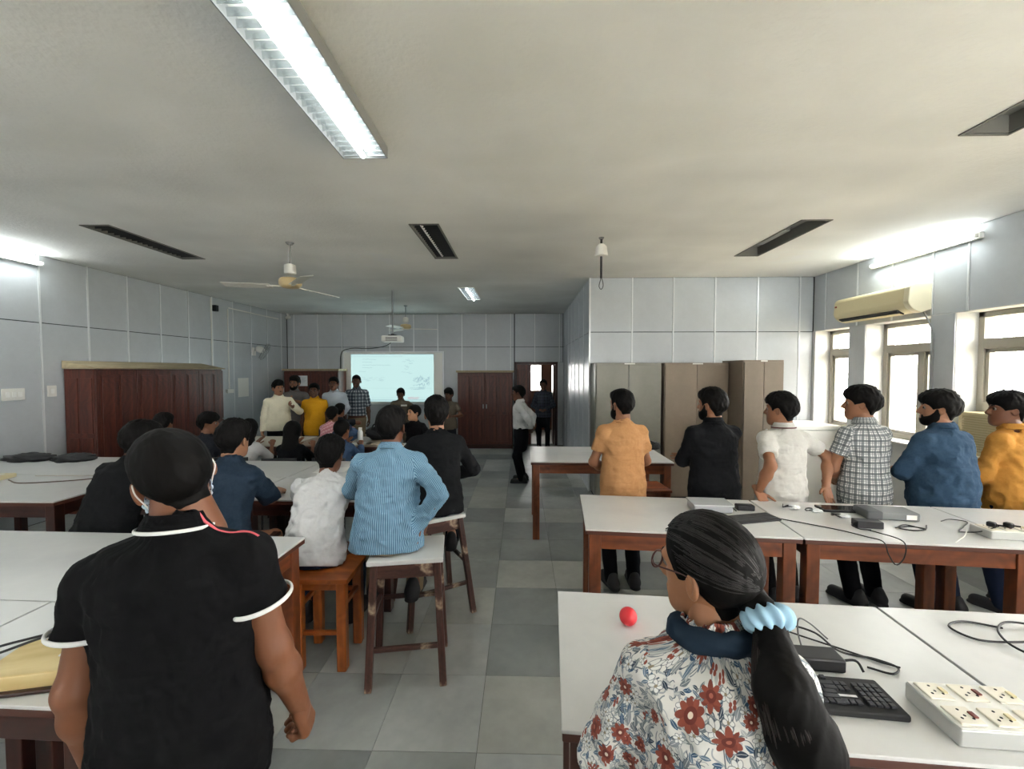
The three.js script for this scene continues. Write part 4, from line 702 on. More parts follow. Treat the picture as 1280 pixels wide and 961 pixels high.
  for (const k of ['L', 'R']) {
    const a = arms[k], y = a.dir.clone().negate(), z = a.thumb.clone().addScaledVector(y, -a.thumb.dot(y)).normalize(), x = y.clone().cross(z);
    const g0 = handGeo(a.hand, o.handCell ?? 0.006), g = k === 'R' ? g0.clone() : mirrorX(g0), m = new THREE.Matrix4().makeBasis(x, y, z); m.scale(V(ar * 0.98 / (fem ? 0.93 : 1), s * 0.98, ar / (fem ? 0.93 : 1) * 0.98)); m.setPosition(a.W); geos.push(g.applyMatrix4(m));
  }
  const clean = geos.map((g) => { const h = new THREE.BufferGeometry(); h.setAttribute('position', g.attributes.position); h.setAttribute('normal', g.attributes.normal); h.setIndex(g.index); return h; });
  obj('body', mergeGeometries(clean), skinOf(o.skin ?? 0x8a5a3c), root);
  // ---- eyes, brows, hair
  for (const sg of [-1, 1]) { const e = obj('eye', eyeGeo, M.eye, root); e.applyMatrix4(hm.clone().multiply(new THREE.Matrix4().makeTranslation(sg * 0.031, 0.011, 0.0795))); }
  const hair = hairOf(o.hairColor ?? 0x0b0908);
  const onHead = (name, g, m, label) => { const q = obj(name, g, m, root, label); q.applyMatrix4(hm); return q; };
  onHead('eyebrows', browGeo, hair);
  if (o.hair) onHead('hair', hairGeo(o.hair, o.hairCell ?? hcell), hair);
  if (o.beard) onHead('beard', beardGeo(Math.min(hcell, 0.006), o.beard === 'full'), o.beard === 'full' ? hair : hairOf(0x3b281e));
  if (o.tash) onHead('moustache', tashGeo(0.004), hair);
  // ---- trousers
  const tr = o.trousers ?? {}; {
    const pel = torso(0.008, 0.004), pelvis = o.sit ? Object.assign((x, y, z) => Math.max(pel(x, y, z), o.sit + 0.003 - y), { ext: pel.ext }) : pel, fs = [pelvis], R = tr.r ?? 1;
    for (const k of ['L', 'R']) { const l = legs[k], A = l.A.clone().add(V(0, -0.055 * s, 0)); fs.push(cap(l.J.clone().add(V(0, 0.0, 0)), l.K, 0.078 * s * R, 0.065 * s * R), cap(l.K, A, 0.067 * s * R, 0.056 * s * R)); }
    const u = union(fs, 0.035), wt = tr.waist ?? ((o.shirt?.hem ?? -0.2) < 0 ? -0.1 : 0.18), [lo, hi] = bounds(fs.slice(1), 0.05); hi.y = Math.max(hi.y, C(wt).y + 0.06); lo.x -= 0.08; hi.x += 0.08; lo.z -= 0.08; hi.z += 0.08 + belly; const ya = { L: legs.L.A.y - 0.05 * s, R: legs.R.A.y - 0.05 * s };
    const f = (x, y, z) => { let d = u(x, y, z) + 0.006 * noise3(x * 9, y * 5, z * 9) + 0.003 * noise3(x * 20, y * 22, z * 20); d = Math.max(d, (tOf(x, y, z) - wt) * CL); return Math.max(d, (x > 0 ? ya.L : ya.R) - y); };
    obj('trousers', surfaceNets(f, lo, hi, o.legCell ?? cell), tr.mat ?? std(tr.color ?? 0x17181c, 0.85), root);
  }
  for (const k of ['L', 'R']) { const l = legs[k], sh = obj('shoe', shoeGeo('a'), o.shoes ?? M.blackMatte, root); sh.position.set(l.A.x, l.y, l.A.z + 0.005); sh.rotation.y = l.yaw; sh.scale.setScalar(s); }
  // ---- shirt
  const q = o.shirt ?? {}; {
    const inf = q.inf ?? 0.012, loose = (q.loose ?? 0.012) + ((q.hem ?? -0.2) < 0 ? 0.006 : 0), hem = q.hem ?? -0.2, sl = q.sleeve ?? 'short', fr = q.folds ?? 1, main = [torso(inf, loose)], sleeves = [], ends = [];
    for (const k of ['L', 'R']) {
      const a = arms[k]; main.push(cap(N.clone().addScaledVector(cu, -0.03), a.S.clone().addScaledVector(cu, -0.012), 0.045 * s + inf * 0.4, 0.05 * ar + inf * 0.6));
      if (sl === 'short' || sl === 'half') { const k1 = sl === 'half' ? 1.08 : (q.sleeveLen ?? 0.62), E = a.S.clone().lerp(a.E, Math.min(1, k1)), d = a.E.clone().sub(a.S).normalize(), c = cap(a.S.clone().addScaledVector(cu, -0.01), E.clone().addScaledVector(d, 0.05), 0.054 * ar + inf * 0.6, 0.05 * ar + inf + 0.008); const f = (x, y, z) => Math.max(c(x, y, z), (x - E.x) * d.x + (y - E.y) * d.y + (z - E.z) * d.z); f.ext = c.ext; sleeves.push(f); ends.push([E, d, a]); }
      else { const W = a.E.clone().lerp(a.W, sl === 'rolled' ? 0.3 : 0.93), d = a.W.clone().sub(a.E).normalize(), c1 = cap(a.S.clone().addScaledVector(cu, -0.01), a.E, 0.054 * ar + inf * 0.6, 0.046 * ar + inf), c2 = cap(a.E, W.clone().addScaledVector(d, 0.04), 0.047 * ar + inf, 0.034 * ar + inf); const f2 = (x, y, z) => Math.max(c2(x, y, z), (x - W.x) * d.x + (y - W.y) * d.y + (z - W.z) * d.z); const f = (x, y, z) => smin(c1(x, y, z), f2(x, y, z), 0.02); f.ext = [...c1.ext, ...c2.ext]; sleeves.push(f); ends.push([W, d, a]); }
    }
    const um = union(main, 0.04), neckHole = cap(N.clone().addScaledVector(cu, -0.02), HCn, 0.058 * s * (fem ? 0.95 : 1), 0.06 * s), [lo, hi] = bounds([...main, ...sleeves], 0.03); lo.y = Math.min(lo.y, C(0).y + hem * CL - 0.03);
    const seatY = o.sit && hem < 0.05 ? o.sit + 0.004 : -9;
    const f = (x, y, z) => {
      let d = um(x, y, z); d = smin(d, sleeves[0](x, y, z), 0.025); d = smin(d, sleeves[1](x, y, z), 0.025);
      const n1 = noise3(x * 6 + y * 2.5, y * 4 - x * 2, z * 6), n2 = noise3(x * 12 + y * 8 + n1, y * 11 - x * 4, z * 12), n3 = noise3(x * 26 - y * 12, y * 20 + x * 10 + n2, z * 26); d += fr * (0.008 * n1 + 0.016 * (Math.abs(n2) - 0.2) + 0.006 * (Math.abs(n3) - 0.2));
      d = Math.max(d, (hem - tOf(x, y, z)) * CL); d = Math.max(d, seatY - y); return Math.max(d, -neckHole(x, y, z));
    };
    let g = surfaceNets(f, lo, hi, q.cell ?? cell);
    if (q.mat?.map) g = garmentUV(g);
    const shirt = obj(q.name ?? 'shirt', g, q.mat ?? std(q.color ?? 0xcccccc, 0.85), root, q.label);
    const ringAt = (name, c, axis, r, tubeR, m, sx = 1, sy = 1, parent = root) => { const t = obj(name, new THREE.TorusGeometry(r, tubeR, 10, 40).scale(sx, sy, 1.7), m, parent); t.position.copy(c); t.quaternion.setFromUnitVectors(V(0, 0, 1), axis); return t; };
    const nAxis = nd.clone().lerp(cu, 0.35).normalize();
    if (q.collar) { const c = N.clone().addScaledVector(nAxis, 0.024 * s).addScaledVector(Ft(1), 0.002); const cg = lathe([[0.06, -0.01], [0.061, 0.022], [0.066, 0.027], [0.084, -0.014], [0.082, -0.018], [0.069, 0.014], [0.064, -0.012]], 36).scale(s * (fem ? 0.9 : 1), s, s * (fem ? 0.9 : 1)), cm = obj('collar', cg, q.collarMat ?? shirt.material, root); cm.position.copy(c); cm.quaternion.setFromUnitVectors(V(0, 1, 0), nAxis); if (q.collarTrim) ringAt('collar_trim', c.clone().addScaledVector(nAxis, -0.015 * s), nAxis, 0.0845 * s, 0.003, q.collarTrim, 1.05, 1.0); }
    else if (!q.noBand) ringAt('neckband', N.clone().addScaledVector(nAxis, 0.006), nAxis, 0.062 * s * (fem ? 0.95 : 1), 0.0075, shirt.material, 1.04, 1.0);
    if (q.cuffTrim) for (const [E, d, a] of ends) ringAt('cuff_trim', E.clone().addScaledVector(d, -0.006), d, 0.052 * ar + inf + 0.012, 0.004, q.cuffTrim);
    if (q.seam) { const pts = []; const a = arms.R; for (let i = 0; i <= 10; i++) { const t = i / 10, p = N.clone().addScaledVector(cu, -0.03).lerp(a.S.clone().addScaledVector(Xt(0.9), -0.02), 0.3 + t * 0.75); let h = 0.0; for (let z = 0.2; z > -0.1; z -= 0.002) { const w = p.clone().addScaledVector(cu, z); if (f(w.x, w.y, w.z) < 0) { h = z; break; } } pts.push(p.clone().addScaledVector(cu, h).toArray()); } obj('shoulder_piping', tube(pts, 0.0045, 30, 8), q.seam, root); }
    function garmentUV(g0) {
      const g1 = g0.toNonIndexed(), p = g1.attributes.position, uv = new Float32Array(p.count * 2), ctr = V(), v = V();
      const bones = [['t']]; for (const k of ['L', 'R']) { const a = arms[k]; bones.push(['a', a.S, a.E], ['a', a.E, a.W]); }
      const distTo = (b, c) => { if (b[0] === 't') { const t = clamp(tOf(c.x, c.y, c.z), -0.5, 1), w = c.clone().sub(C(t)); return Math.hypot(w.dot(xa) / (0.165 * wd * s), w.dot(fa) / (0.118 * s)) * 0.95; } const d = b[2].clone().sub(b[1]), t = clamp(c.clone().sub(b[1]).dot(d) / d.lengthSq(), 0, 1); return c.distanceTo(b[1].clone().addScaledVector(d, t)) / 0.062; };
      for (let i = 0; i < p.count; i += 3) {
        ctr.set(0, 0, 0); for (let k = 0; k < 3; k++) ctr.add(v.fromBufferAttribute(p, i + k)); ctr.divideScalar(3);
        let best = bones[0], bd = 1e9; for (const b of bones) { const d = distTo(b, ctr); if (d < bd) { bd = d; best = b; } }
        const us = [], vs = [];
        for (let k = 0; k < 3; k++) { v.fromBufferAttribute(p, i + k);
          if (best[0] === 't') { const t = tOf(v.x, v.y, v.z), w = v.clone().sub(C(clamp(t, -0.5, 1))); us.push(Math.atan2(w.dot(xa), -w.dot(fa) * 1.3)); vs.push(t * CL); }
          else { const d = best[2].clone().sub(best[1]).normalize(), w = v.clone().sub(best[1]), al = w.dot(d), x1 = fa.clone().addScaledVector(d, -fa.dot(d)).normalize(), y1 = d.clone().cross(x1); us.push(Math.atan2(w.dot(y1), w.dot(x1))); vs.push(-al); } }
        for (let k = 1; k < 3; k++) { if (us[k] - us[0] > PI) us[k] -= 2 * PI; else if (us[k] - us[0] < -PI) us[k] += 2 * PI; }
        const R = best[0] === 't' ? 0.165 * wd * s : 0.065; for (let k = 0; k < 3; k++) { uv[(i + k) * 2] = us[k] * R; uv[(i + k) * 2 + 1] = vs[k]; }
      }
      g1.setAttribute('uv', new THREE.BufferAttribute(uv, 2)); return g1;
    }
  }
  root.updateMatrixWorld(true);
  return { root, hm, arms, legs, N, HCn, C, cu, xa, fa, onHead, hair };
}
// ================================================================ CLOTH PATTERNS
const weave = (r, g, b, amp = 10) => dataTex(128, (i) => { const j = Math.floor(i / 128) * 2 * 256 + (i % 128) * 2, k = (nFine[j] - 0.5) * amp + (nA[j] - 0.5) * amp; return [r + k, g + k, b + k]; }, 0.3);
const crease = dataTex(256, (() => { const a = fbmGrid(256, 41, 3, 3, 7), b = fbmGrid(256, 57, 3, 8, 5); return (i) => { const v = 255 * clamp(0.9 - 1.3 * Math.abs(a[i] - 0.5) - 0.9 * Math.abs(b[i] - 0.5), 0, 1); return [v, v, v]; }; })(), 0.55, false);
const CR = { bumpMap: crease, bumpScale: 0.011 };
const cloth = (r, g, b, rough = 0.92, amp = 10) => new THREE.MeshPhysicalMaterial({ color: 0xffffff, roughness: rough, map: weave(r, g, b, amp), specularIntensity: 0.35, ...CR });
const patt = (draw, w, m, rough = 0.9) => std(0xffffff, rough, { map: canvasTex(w, w, draw, m, m), ...CR });
const plaid = (bg, cols, m) => patt((c, w) => { c.fillStyle = bg; c.fillRect(0, 0, w, w); for (const [p, q, col, a] of cols) { c.globalAlpha = a; c.fillStyle = col; c.fillRect(p * w, 0, q * w, w); c.fillRect(0, p * w, w, q * w); } c.globalAlpha = 1; }, 128, m);
const CL = {
  orange: cloth(184, 136, 92), black: cloth(15, 16, 19, 0.9, 6), white: cloth(196, 194, 188), blue: cloth(48, 70, 92), yellow: cloth(184, 130, 60), polo: cloth(13, 13, 15, 0.92, 5), navy: cloth(35, 49, 64), offwhite: cloth(200, 200, 200), hoodie: cloth(20, 21, 23, 0.92, 6),
  cream: cloth(226, 220, 196), greyPolo: cloth(112, 108, 106), gold: cloth(206, 150, 30), pale: cloth(186, 196, 206), olive: cloth(92, 84, 72), tee: cloth(14, 13, 16, 0.92, 5), pink: cloth(206, 140, 150), denim: cloth(52, 72, 100), grey: cloth(70, 72, 76), khaki: cloth(128, 112, 88), jean: cloth(24, 33, 52), trouser: cloth(15, 16, 20, 0.92, 5), char: cloth(34, 36, 42),
  check: plaid('#d8d9d6', [[0.0, 0.22, '#3f4448', 0.62], [0.3, 0.07, '#3f4448', 0.5], [0.5, 0.22, '#50565a', 0.62], [0.8, 0.07, '#3f4448', 0.5]], 0.085),
  check2: plaid('#aeb6ba', [[0.0, 0.3, '#26323c', 0.65], [0.5, 0.3, '#26323c', 0.65], [0.88, 0.05, '#ffffff', 0.5]], 0.14),
  darkCheck: plaid('#26282e', [[0.0, 0.25, '#44505a', 0.4], [0.5, 0.25, '#3a3f52', 0.4]], 0.14),
  stripe: patt((c, w) => { c.fillStyle = '#6e94ac'; c.fillRect(0, 0, w, w); for (let i = 0; i < 4; i++) { c.fillStyle = '#3f637e'; c.fillRect(i * w / 4, 0, w / 11, w); c.fillStyle = '#94b2c2'; c.fillRect(i * w / 4 + w / 7, 0, w / 28, w); } }, 128, 0.042),
  dots: patt((c, w) => { c.fillStyle = '#c4868f'; c.fillRect(0, 0, w, w); c.fillStyle = '#efd9d6'; for (let i = 0; i < 40; i++) { c.beginPath(); c.arc((i * 53) % w, (i * 91) % w, 3 + (i % 4), 0, 7); c.fill(); } }, 128, 0.12),
};
CL.floral = patt((c, w) => {
  c.fillStyle = '#d3d1cb'; c.fillRect(0, 0, w, w); let s = 711; const r = () => (s = (s * 16807) % 2147483647) / 2147483647;
  const wrap = (x, y, R, fn) => { for (const dx of [-w, 0, w]) for (const dy of [-w, 0, w]) if (x + dx > -R && x + dx < w + R && y + dy > -R && y + dy < w + R) { c.save(); c.translate(x + dx, y + dy); fn(); c.restore(); } };
  // thin scrolling stems
  for (let i = 0; i < 420; i++) { const x = r() * w, y = r() * w, a = r() * 6.3, l = 40 + r() * 70, k = r() - 0.5, col = ['#5a626a', '#7b8288', '#3d4a58', '#9a9fa2'][i % 4], lw = 3 + r() * 4; wrap(x, y, 130, () => { c.rotate(a); c.strokeStyle = col; c.lineWidth = lw; c.beginPath(); c.moveTo(0, 0); c.bezierCurveTo(l * 0.3, k * 80, l * 0.7, -k * 90, l, k * 40); c.stroke(); }); }
  // leaves
  for (let i = 0; i < 900; i++) { const x = r() * w, y = r() * w, a = r() * 6.3, l = 24 + r() * 44, col = ['#33516e', '#5d7183', '#83898e', '#2c3b4c', '#a4a7a6', '#6c7478'][i % 6]; wrap(x, y, 60, () => { c.rotate(a); c.fillStyle = col; c.beginPath(); c.moveTo(0, 0); c.quadraticCurveTo(l * 0.5, -l * 0.42, l, 0); c.quadraticCurveTo(l * 0.5, l * 0.42, 0, 0); c.fill(); c.strokeStyle = '#e4e2dc'; c.lineWidth = 1.5; c.beginPath(); c.moveTo(2, 0); c.lineTo(l * 0.85, 0); c.stroke(); }); }
  // small grey blooms in outline
  for (let i = 0; i < 80; i++) { const x = r() * w, y = r() * w, R = 20 + r() * 16; wrap(x, y, 60, () => { for (let k = 0; k < 6; k++) { c.rotate(PI / 3); c.strokeStyle = '#6d7377'; c.fillStyle = '#d8d8d4'; c.lineWidth = 2.4; c.beginPath(); c.ellipse(R * 0.6, 0, R * 0.5, R * 0.34, 0, 0, 7); c.fill(); c.stroke(); } c.fillStyle = '#8a7f6a'; c.beginPath(); c.arc(0, 0, R * 0.25, 0, 7); c.fill(); }); }
  // rust red flowers and buds
  for (let i = 0; i < 30; i++) { const x = ((i % 6) + 0.5 + (r() - 0.5) * 0.8) * w / 6, y = (Math.floor(i / 6) + 0.5 + (r() - 0.5) * 0.8) * w / 5, R = i % 3 === 2 ? 34 : 52 + r() * 18, n = 8 + (i % 3); wrap(x, y, 90, () => { c.rotate(r()); for (let k = 0; k < n; k++) { c.rotate(2 * PI / n); c.fillStyle = k % 2 ? '#7c3a2c' : '#8c4636'; c.beginPath(); c.ellipse(R * 0.62, 0, R * 0.4, R * 0.24, 0, 0, 7); c.fill(); } c.fillStyle = '#6a2c22'; c.beginPath(); c.arc(0, 0, R * 0.45, 0, 7); c.fill(); c.fillStyle = i % 2 ? '#d9c9b8' : '#a8604e'; c.beginPath(); c.arc(0, 0, R * 0.18, 0, 7); c.fill(); }); }
  for (let i = 0; i < 34; i++) { const x = r() * w, y = r() * w, a = r() * 6.3; wrap(x, y, 70, () => { c.rotate(a); c.fillStyle = '#8a4436'; for (let k = 0; k < 4; k++) { c.beginPath(); c.ellipse(k * 12, (k % 2 ? 7 : -7), 11, 7, 0.5, 0, 7); c.fill(); } }); }
}, 1024, 0.42, 0.85);
const trimWhite = std(0xe8e8e6, 0.7), SK = { a: 0x7d4f35, b: 0x6a4029, c: 0x8f6044, d: 0x56331f, e: 0x9a6c50, f: 0xa9795a };
const behind = { L: { w: [0.07, 0.9, -0.17], pole: [1, 0, -0.6] }, R: { w: [-0.07, 0.92, -0.18], pole: [-1, 0, -0.6] } };
const folded = { L: { w: [-0.06, 1.13, 0.21], pole: [1, -0.4, -0.1], hand: 'flat', thumb: [0, 1, 0] }, R: { w: [0.06, 1.1, 0.24], pole: [-1, -0.4, -0.1], hand: 'flat', thumb: [0, 1, 0] } };
const clasp = { L: { w: [0.06, 0.95, 0.2], pole: [1, -0.1, -0.5], hand: 'hook' }, R: { w: [-0.06, 0.95, 0.21], pole: [-1, -0.1, -0.5], hand: 'hook' } };
const writing = (d, y) => ({ L: { w: [0.11, y, d], pole: [0.4, -1, -0.2], hand: 'flat', thumb: [-1, 0.3, 0] }, R: { w: [-0.11, y, d + 0.02], pole: [-0.4, -1, -0.2], hand: 'hook', thumb: [1, 0.3, 0] } });

// ================================================================ THE ROW STANDING BY THE WINDOW SIDE
person({ label: 'standing person in an orange T-shirt with trimmed beard, back turned', at: [0.88, -3.62], face: PI + 0.1, H: 1.71, head: [0.45, 0.02, 0], hair: 'short', beard: 'full', skin: SK.c, shirt: { mat: CL.orange, hem: -0.34, loose: 0.016 }, trousers: { mat: CL.trouser }, ...clasp, group: 'people standing by the window tables' });
person({ label: 'standing person in a black long sleeved shirt before the steel cabinets', at: [1.62, -3.52], face: PI + 0.15, H: 1.72, wide: 1.1, head: [0.5, 0.03, 0], hair: 'full', beard: 'full', skin: SK.c, shirt: { mat: CL.black, sleeve: 'long', hem: -0.3, collar: true, loose: 0.016 }, trousers: { mat: CL.trouser }, ...folded, group: 'people standing by the window tables' });
person({ label: 'standing person in a white polo with dark collar line, one arm akimbo', at: [2.12, -3.42], face: PI + 0.18, H: 1.69, head: [0.55, 0.0, 0], hair: 'full', skin: SK.c, shirt: { mat: CL.white, hem: -0.3, collar: true, collarTrim: std(0x5b2a2a, 0.8), loose: 0.02 }, trousers: { mat: CL.trouser }, lean: -0.03,
  L: { w: [0.29, 0.93, -0.1], pole: [0.4, 0, -1], hand: 'flat', dir: [0.05, -0.5, -0.6], thumb: [-1, 0, 0] }, R: { w: [-0.3, 0.95, -0.12], pole: [-1, 0.1, 0.15], hand: 'flat', dir: [0.3, -0.6, -0.5], thumb: [1, 0, 0] }, group: 'people standing by the window tables' });
person({ label: 'standing person in a grey and white checked shirt with side swept hair', at: [2.77, -3.4], face: PI + 0.2, H: 1.74, head: [0.75, 0.05, 0], hair: 'fringe', skin: SK.c, shirt: { mat: CL.check, hem: -0.24, collar: true, loose: 0.014, cell: 0.012 }, trousers: { mat: CL.trouser }, ...clasp, group: 'people standing by the window tables' });
person({ label: 'broad standing person in a plain blue shirt with stubble beard', at: [3.27, -3.28], face: PI + 0.24, H: 1.71, wide: 1.22, belly: 0.03, head: [0.75, 0.05, 0], hair: 'fringe', beard: 'full', skin: SK.e, shirt: { mat: CL.blue, sleeve: 'long', hem: -0.3, collar: true, loose: 0.03, folds: 1.4 }, trousers: { mat: CL.jean }, L: { w: [0.05, 1.02, 0.24], pole: [1, -0.2, -0.4], hand: 'hook' }, R: { w: [-0.05, 1.02, 0.25], pole: [-1, -0.2, -0.4], hand: 'hook' }, group: 'people standing by the window tables' });
person({ label: 'standing person in a yellow shirt beside the window air conditioner', at: [3.82, -3.3], face: PI + 0.3, H: 1.7, head: [0.85, 0.05, 0], hair: 'fringe', skin: SK.b, shirt: { mat: CL.yellow, sleeve: 'long', hem: -0.22, collar: true, loose: 0.016, folds: 1.4 }, trousers: { mat: CL.jean }, ...clasp, group: 'people standing by the window tables' });

// ================================================================ FOREGROUND
{
  const mask = std(0xb4c8d6, 0.85);
  const p = person({ label: 'person in a black polo with white piping and a face mask, seen from behind', at: [-0.945, -1.11], face: PI + 0.08, H: 1.72, wide: 1.17, headScale: 1.02, cell: 0.009, bodyCell: 0.009, legCell: 0.014, headCell: 0.0035, handCell: 0.003, head: [0.86, -0.05, -0.28], headFwd: 0.1, hair: 'crop', skin: 0x7a4c32, side: 0.03, armR: 1.08,
    shirt: { mat: CL.polo, name: 'polo_shirt', hem: -0.34, loose: 0.012, collar: true, sleeveLen: 0.5, collarTrim: trimWhite, cuffTrim: trimWhite, seam: std(0xd8606a, 0.7), cell: 0.008, folds: 0.9 }, trousers: { mat: CL.char },
    L: { sh: [0.015, -0.04, 0], w: [0.27, 0.77, 0.03], pole: [0.1, 0, -1], hand: 'relaxed' }, R: { w: [-0.27, 0.81, 0.12], pole: [-0.1, 0, -1], hand: 'fist', thumb: [0.1, 0, 1] } });
  // surgical mask hooked over the ears
  const face = ell(V(0, -0.052, 0.026), 0.079, 0.072, 0.088), inner = ell(V(0, -0.052, 0.026), 0.0755, 0.0685, 0.0845);
  p.onHead('face_mask', surfaceNets((x, y, z) => Math.max(face(x, y, z) + 0.002 * Math.sin(y * 380), -inner(x, y, z), -0.012 - z, y + 0.004, -y - 0.112), V(-0.1, -0.135, -0.03), V(0.1, 0.03, 0.13), 0.0035), mask, 'pale blue pleated surgical mask');
  for (const s of [-1, 1]) p.onHead('mask_strap', tube([[s * 0.068, -0.02, 0.02], [s * 0.085, 0.022, -0.012], [s * 0.09, 0.0, -0.032], [s * 0.078, -0.04, -0.012], [s * 0.068, -0.075, 0.014]], 0.002, 24, 6), trimWhite);
}
{
  const p = person({ label: 'woman in a floral kurta with glasses and a long ponytail', at: [0.41, -0.87], face: PI - 0.1, H: 1.565, fem: true, wide: 1.06, cell: 0.009, bodyCell: 0.011, legCell: 0.016, headCell: 0.0035, handCell: 0.004, head: [0.82, -0.06, -0.06], hair: 'tied', hairColor: 0x0a0807, headScale: 0.94, skin: 0xa2704f,
    shirt: { mat: CL.floral, name: 'kurta', noBand: true, sleeve: 'long', hem: -0.5, loose: 0.026, inf: 0.016, cell: 0.008, folds: 1.2 }, trousers: { mat: CL.navy },
    L: { w: [0.16, 0.945, 0.27], pole: [0.6, -0.6, -0.8], hand: 'flat', thumb: [-1, 0.2, 0], dir: [-0.4, -0.1, 1] }, R: { w: [-0.14, 0.945, 0.27], pole: [-0.6, -0.6, -0.8], hand: 'flat', thumb: [1, 0.2, 0], dir: [0.4, -0.1, 1] } });
  // navy neck scarf
  const c = p.N.clone().add(V(0, 0.012, 0.004)), sc = []; for (let k = 0; k < 24; k++) { const a = k / 24 * 2 * PI, b = (k + 1) / 24 * 2 * PI; sc.push(cap(V(c.x + 0.074 * Math.sin(a), c.y + 0.012 * Math.cos(a), c.z - 0.06 * Math.cos(a)), V(c.x + 0.074 * Math.sin(b), c.y + 0.012 * Math.cos(b), c.z - 0.06 * Math.cos(b)), 0.017, 0.017)); }
  const u = union(sc, 0.02), [lo, hi] = bounds(sc, 0.03);
  obj('neck_scarf', surfaceNets((x, y, z) => u(x, y, z) + 0.006 * noise3(x * 30, y * 60, z * 30), lo, hi, 0.008), CL.navy, p.root, 'dark navy neck scarf');
  // ponytail, tied with a pale blue scrunchie
  const q = (x, y, z) => V(x, y, z).applyMatrix4(p.hm), B = [q(-0.0, -0.035, -0.1), q(0.005, -0.06, -0.132)];
  const hc = p.HCn, path = [B[0], B[1], V(hc.x - 0.085, hc.y - 0.14, hc.z - 0.165), V(hc.x - 0.115, hc.y - 0.22, hc.z - 0.17), V(hc.x - 0.14, hc.y - 0.3, hc.z - 0.165), V(hc.x - 0.15, hc.y - 0.36, hc.z - 0.155)], rad = [0.032, 0.024, 0.046, 0.056, 0.05, 0.026], fs = [];
  for (let k = 0; k + 1 < path.length; k++) fs.push(cap(path[k], path[k + 1], rad[k], rad[k + 1]));
  const tail = union(fs, 0.03), [tl, th] = bounds(fs, 0.03);
  obj('ponytail', surfaceNets((x, y, z) => tail(x, y, z) + 0.003 * noise3((x + y * 0.35) * 55, y * 5, z * 55) + 0.0015 * noise3((x + y * 0.3) * 120, y * 8, z * 120), tl, th, 0.0045), p.hair, p.root);
  const locks = []; for (let k = 0; k < 260; k++) { const a = rr(0, 2 * PI), e = rr(1.0, 1.12), pts = path.slice(1).map((v, i) => { const r = rad[i + 1] * e * (i === 0 ? 0.8 : 1); return [v.x + Math.cos(a + i * 0.12) * r + rr(-0.004, 0.004), v.y + (i === 4 ? rr(-0.05, 0.0) : 0), v.z + Math.sin(a + i * 0.12) * r * 0.85]; }); locks.push(tube(pts, rr(0.0008, 0.0017), 20, 4)); }
  const lk = obj('hair_strands', mg(locks), std(0x1d0f0b, 0.5), p.root, 'loose brown strands over the ponytail'); lk.userData.kind = 'stuff';
  const tie = V(0.0, -0.03, -0.1).normalize(), strands = []; for (let k = 0; k < 170; k++) {
    const a = rr(-1.9, 1.9), h = Math.abs(a) < 1.0 ? rr(0.5, 1.1) : rr(-0.05, 0.7), st = V(Math.sin(a) * Math.cos(h), Math.sin(h), Math.cos(a) * Math.cos(h)).normalize(), pts = []; if (st.z > 0.55 && st.y < 0.45) continue;
    for (let i = 0; i <= 8; i++) { const d = st.clone().lerp(tie, Math.pow(i / 8, 0.9)).normalize(), e = 1 / Math.sqrt((d.x / 0.0945) ** 2 + (d.y / 0.1125) ** 2 + (d.z / 0.1165) ** 2); pts.push([d.x * e, 0.032 + d.y * e + rr(-0.0015, 0.0015), -0.013 + d.z * e]); }
    strands.push(tube(pts, rr(0.0007, 0.0016), 14, 4)); }
  const hs2 = p.onHead('hair_strands', mg(strands), std(0x120b09, 0.5), 'combed strands drawn back to the ponytail'); hs2.userData.kind = 'stuff';
  const scr = obj('scrunchie', (() => { const ring = []; for (let k = 0; k < 20; k++) { const a = k / 20 * 2 * PI, b = (k + 1) / 20 * 2 * PI; ring.push(cap(V(0.027 * Math.cos(a), 0.027 * Math.sin(a), 0), V(0.027 * Math.cos(b), 0.027 * Math.sin(b), 0), 0.0165, 0.0165)); } const g = union(ring, 0.01), [l, h] = bounds(ring, 0.02); return surfaceNets((x, y, z) => g(x, y, z) + 0.004 * Math.sin(Math.atan2(y, x) * 11 + z * 60), l, h, 0.003); })(), std(0xa5cbe2, 0.95), p.root, 'pale blue fabric scrunchie');
  scr.position.copy(B[1]).addScaledVector(V(0, -1, 0), 0.004); scr.quaternion.setFromUnitVectors(V(0, 0, 1), path[2].clone().sub(B[0]).normalize());
  const fr = std(0x4a1f1a, 0.35);
  p.onHead('glasses', [...[-1, 1].map((s) => new THREE.TorusGeometry(0.0225, 0.0024, 8, 28).scale(1.1, 0.9, 1).translate(s * 0.031, 0.008, 0.109)), ...[-1, 1].map((s) => tube([[s * 0.055, 0.014, 0.107], [s * 0.074, 0.014, 0.09], [s * 0.083, 0.014, 0.0], [s * 0.084, 0.004, -0.02]], 0.0022, 16, 6)), tube([[-0.008, 0.012, 0.109], [0, 0.016, 0.114], [0.008, 0.012, 0.109]], 0.002, 8, 6)], fr, 'dark red glasses frame');
}

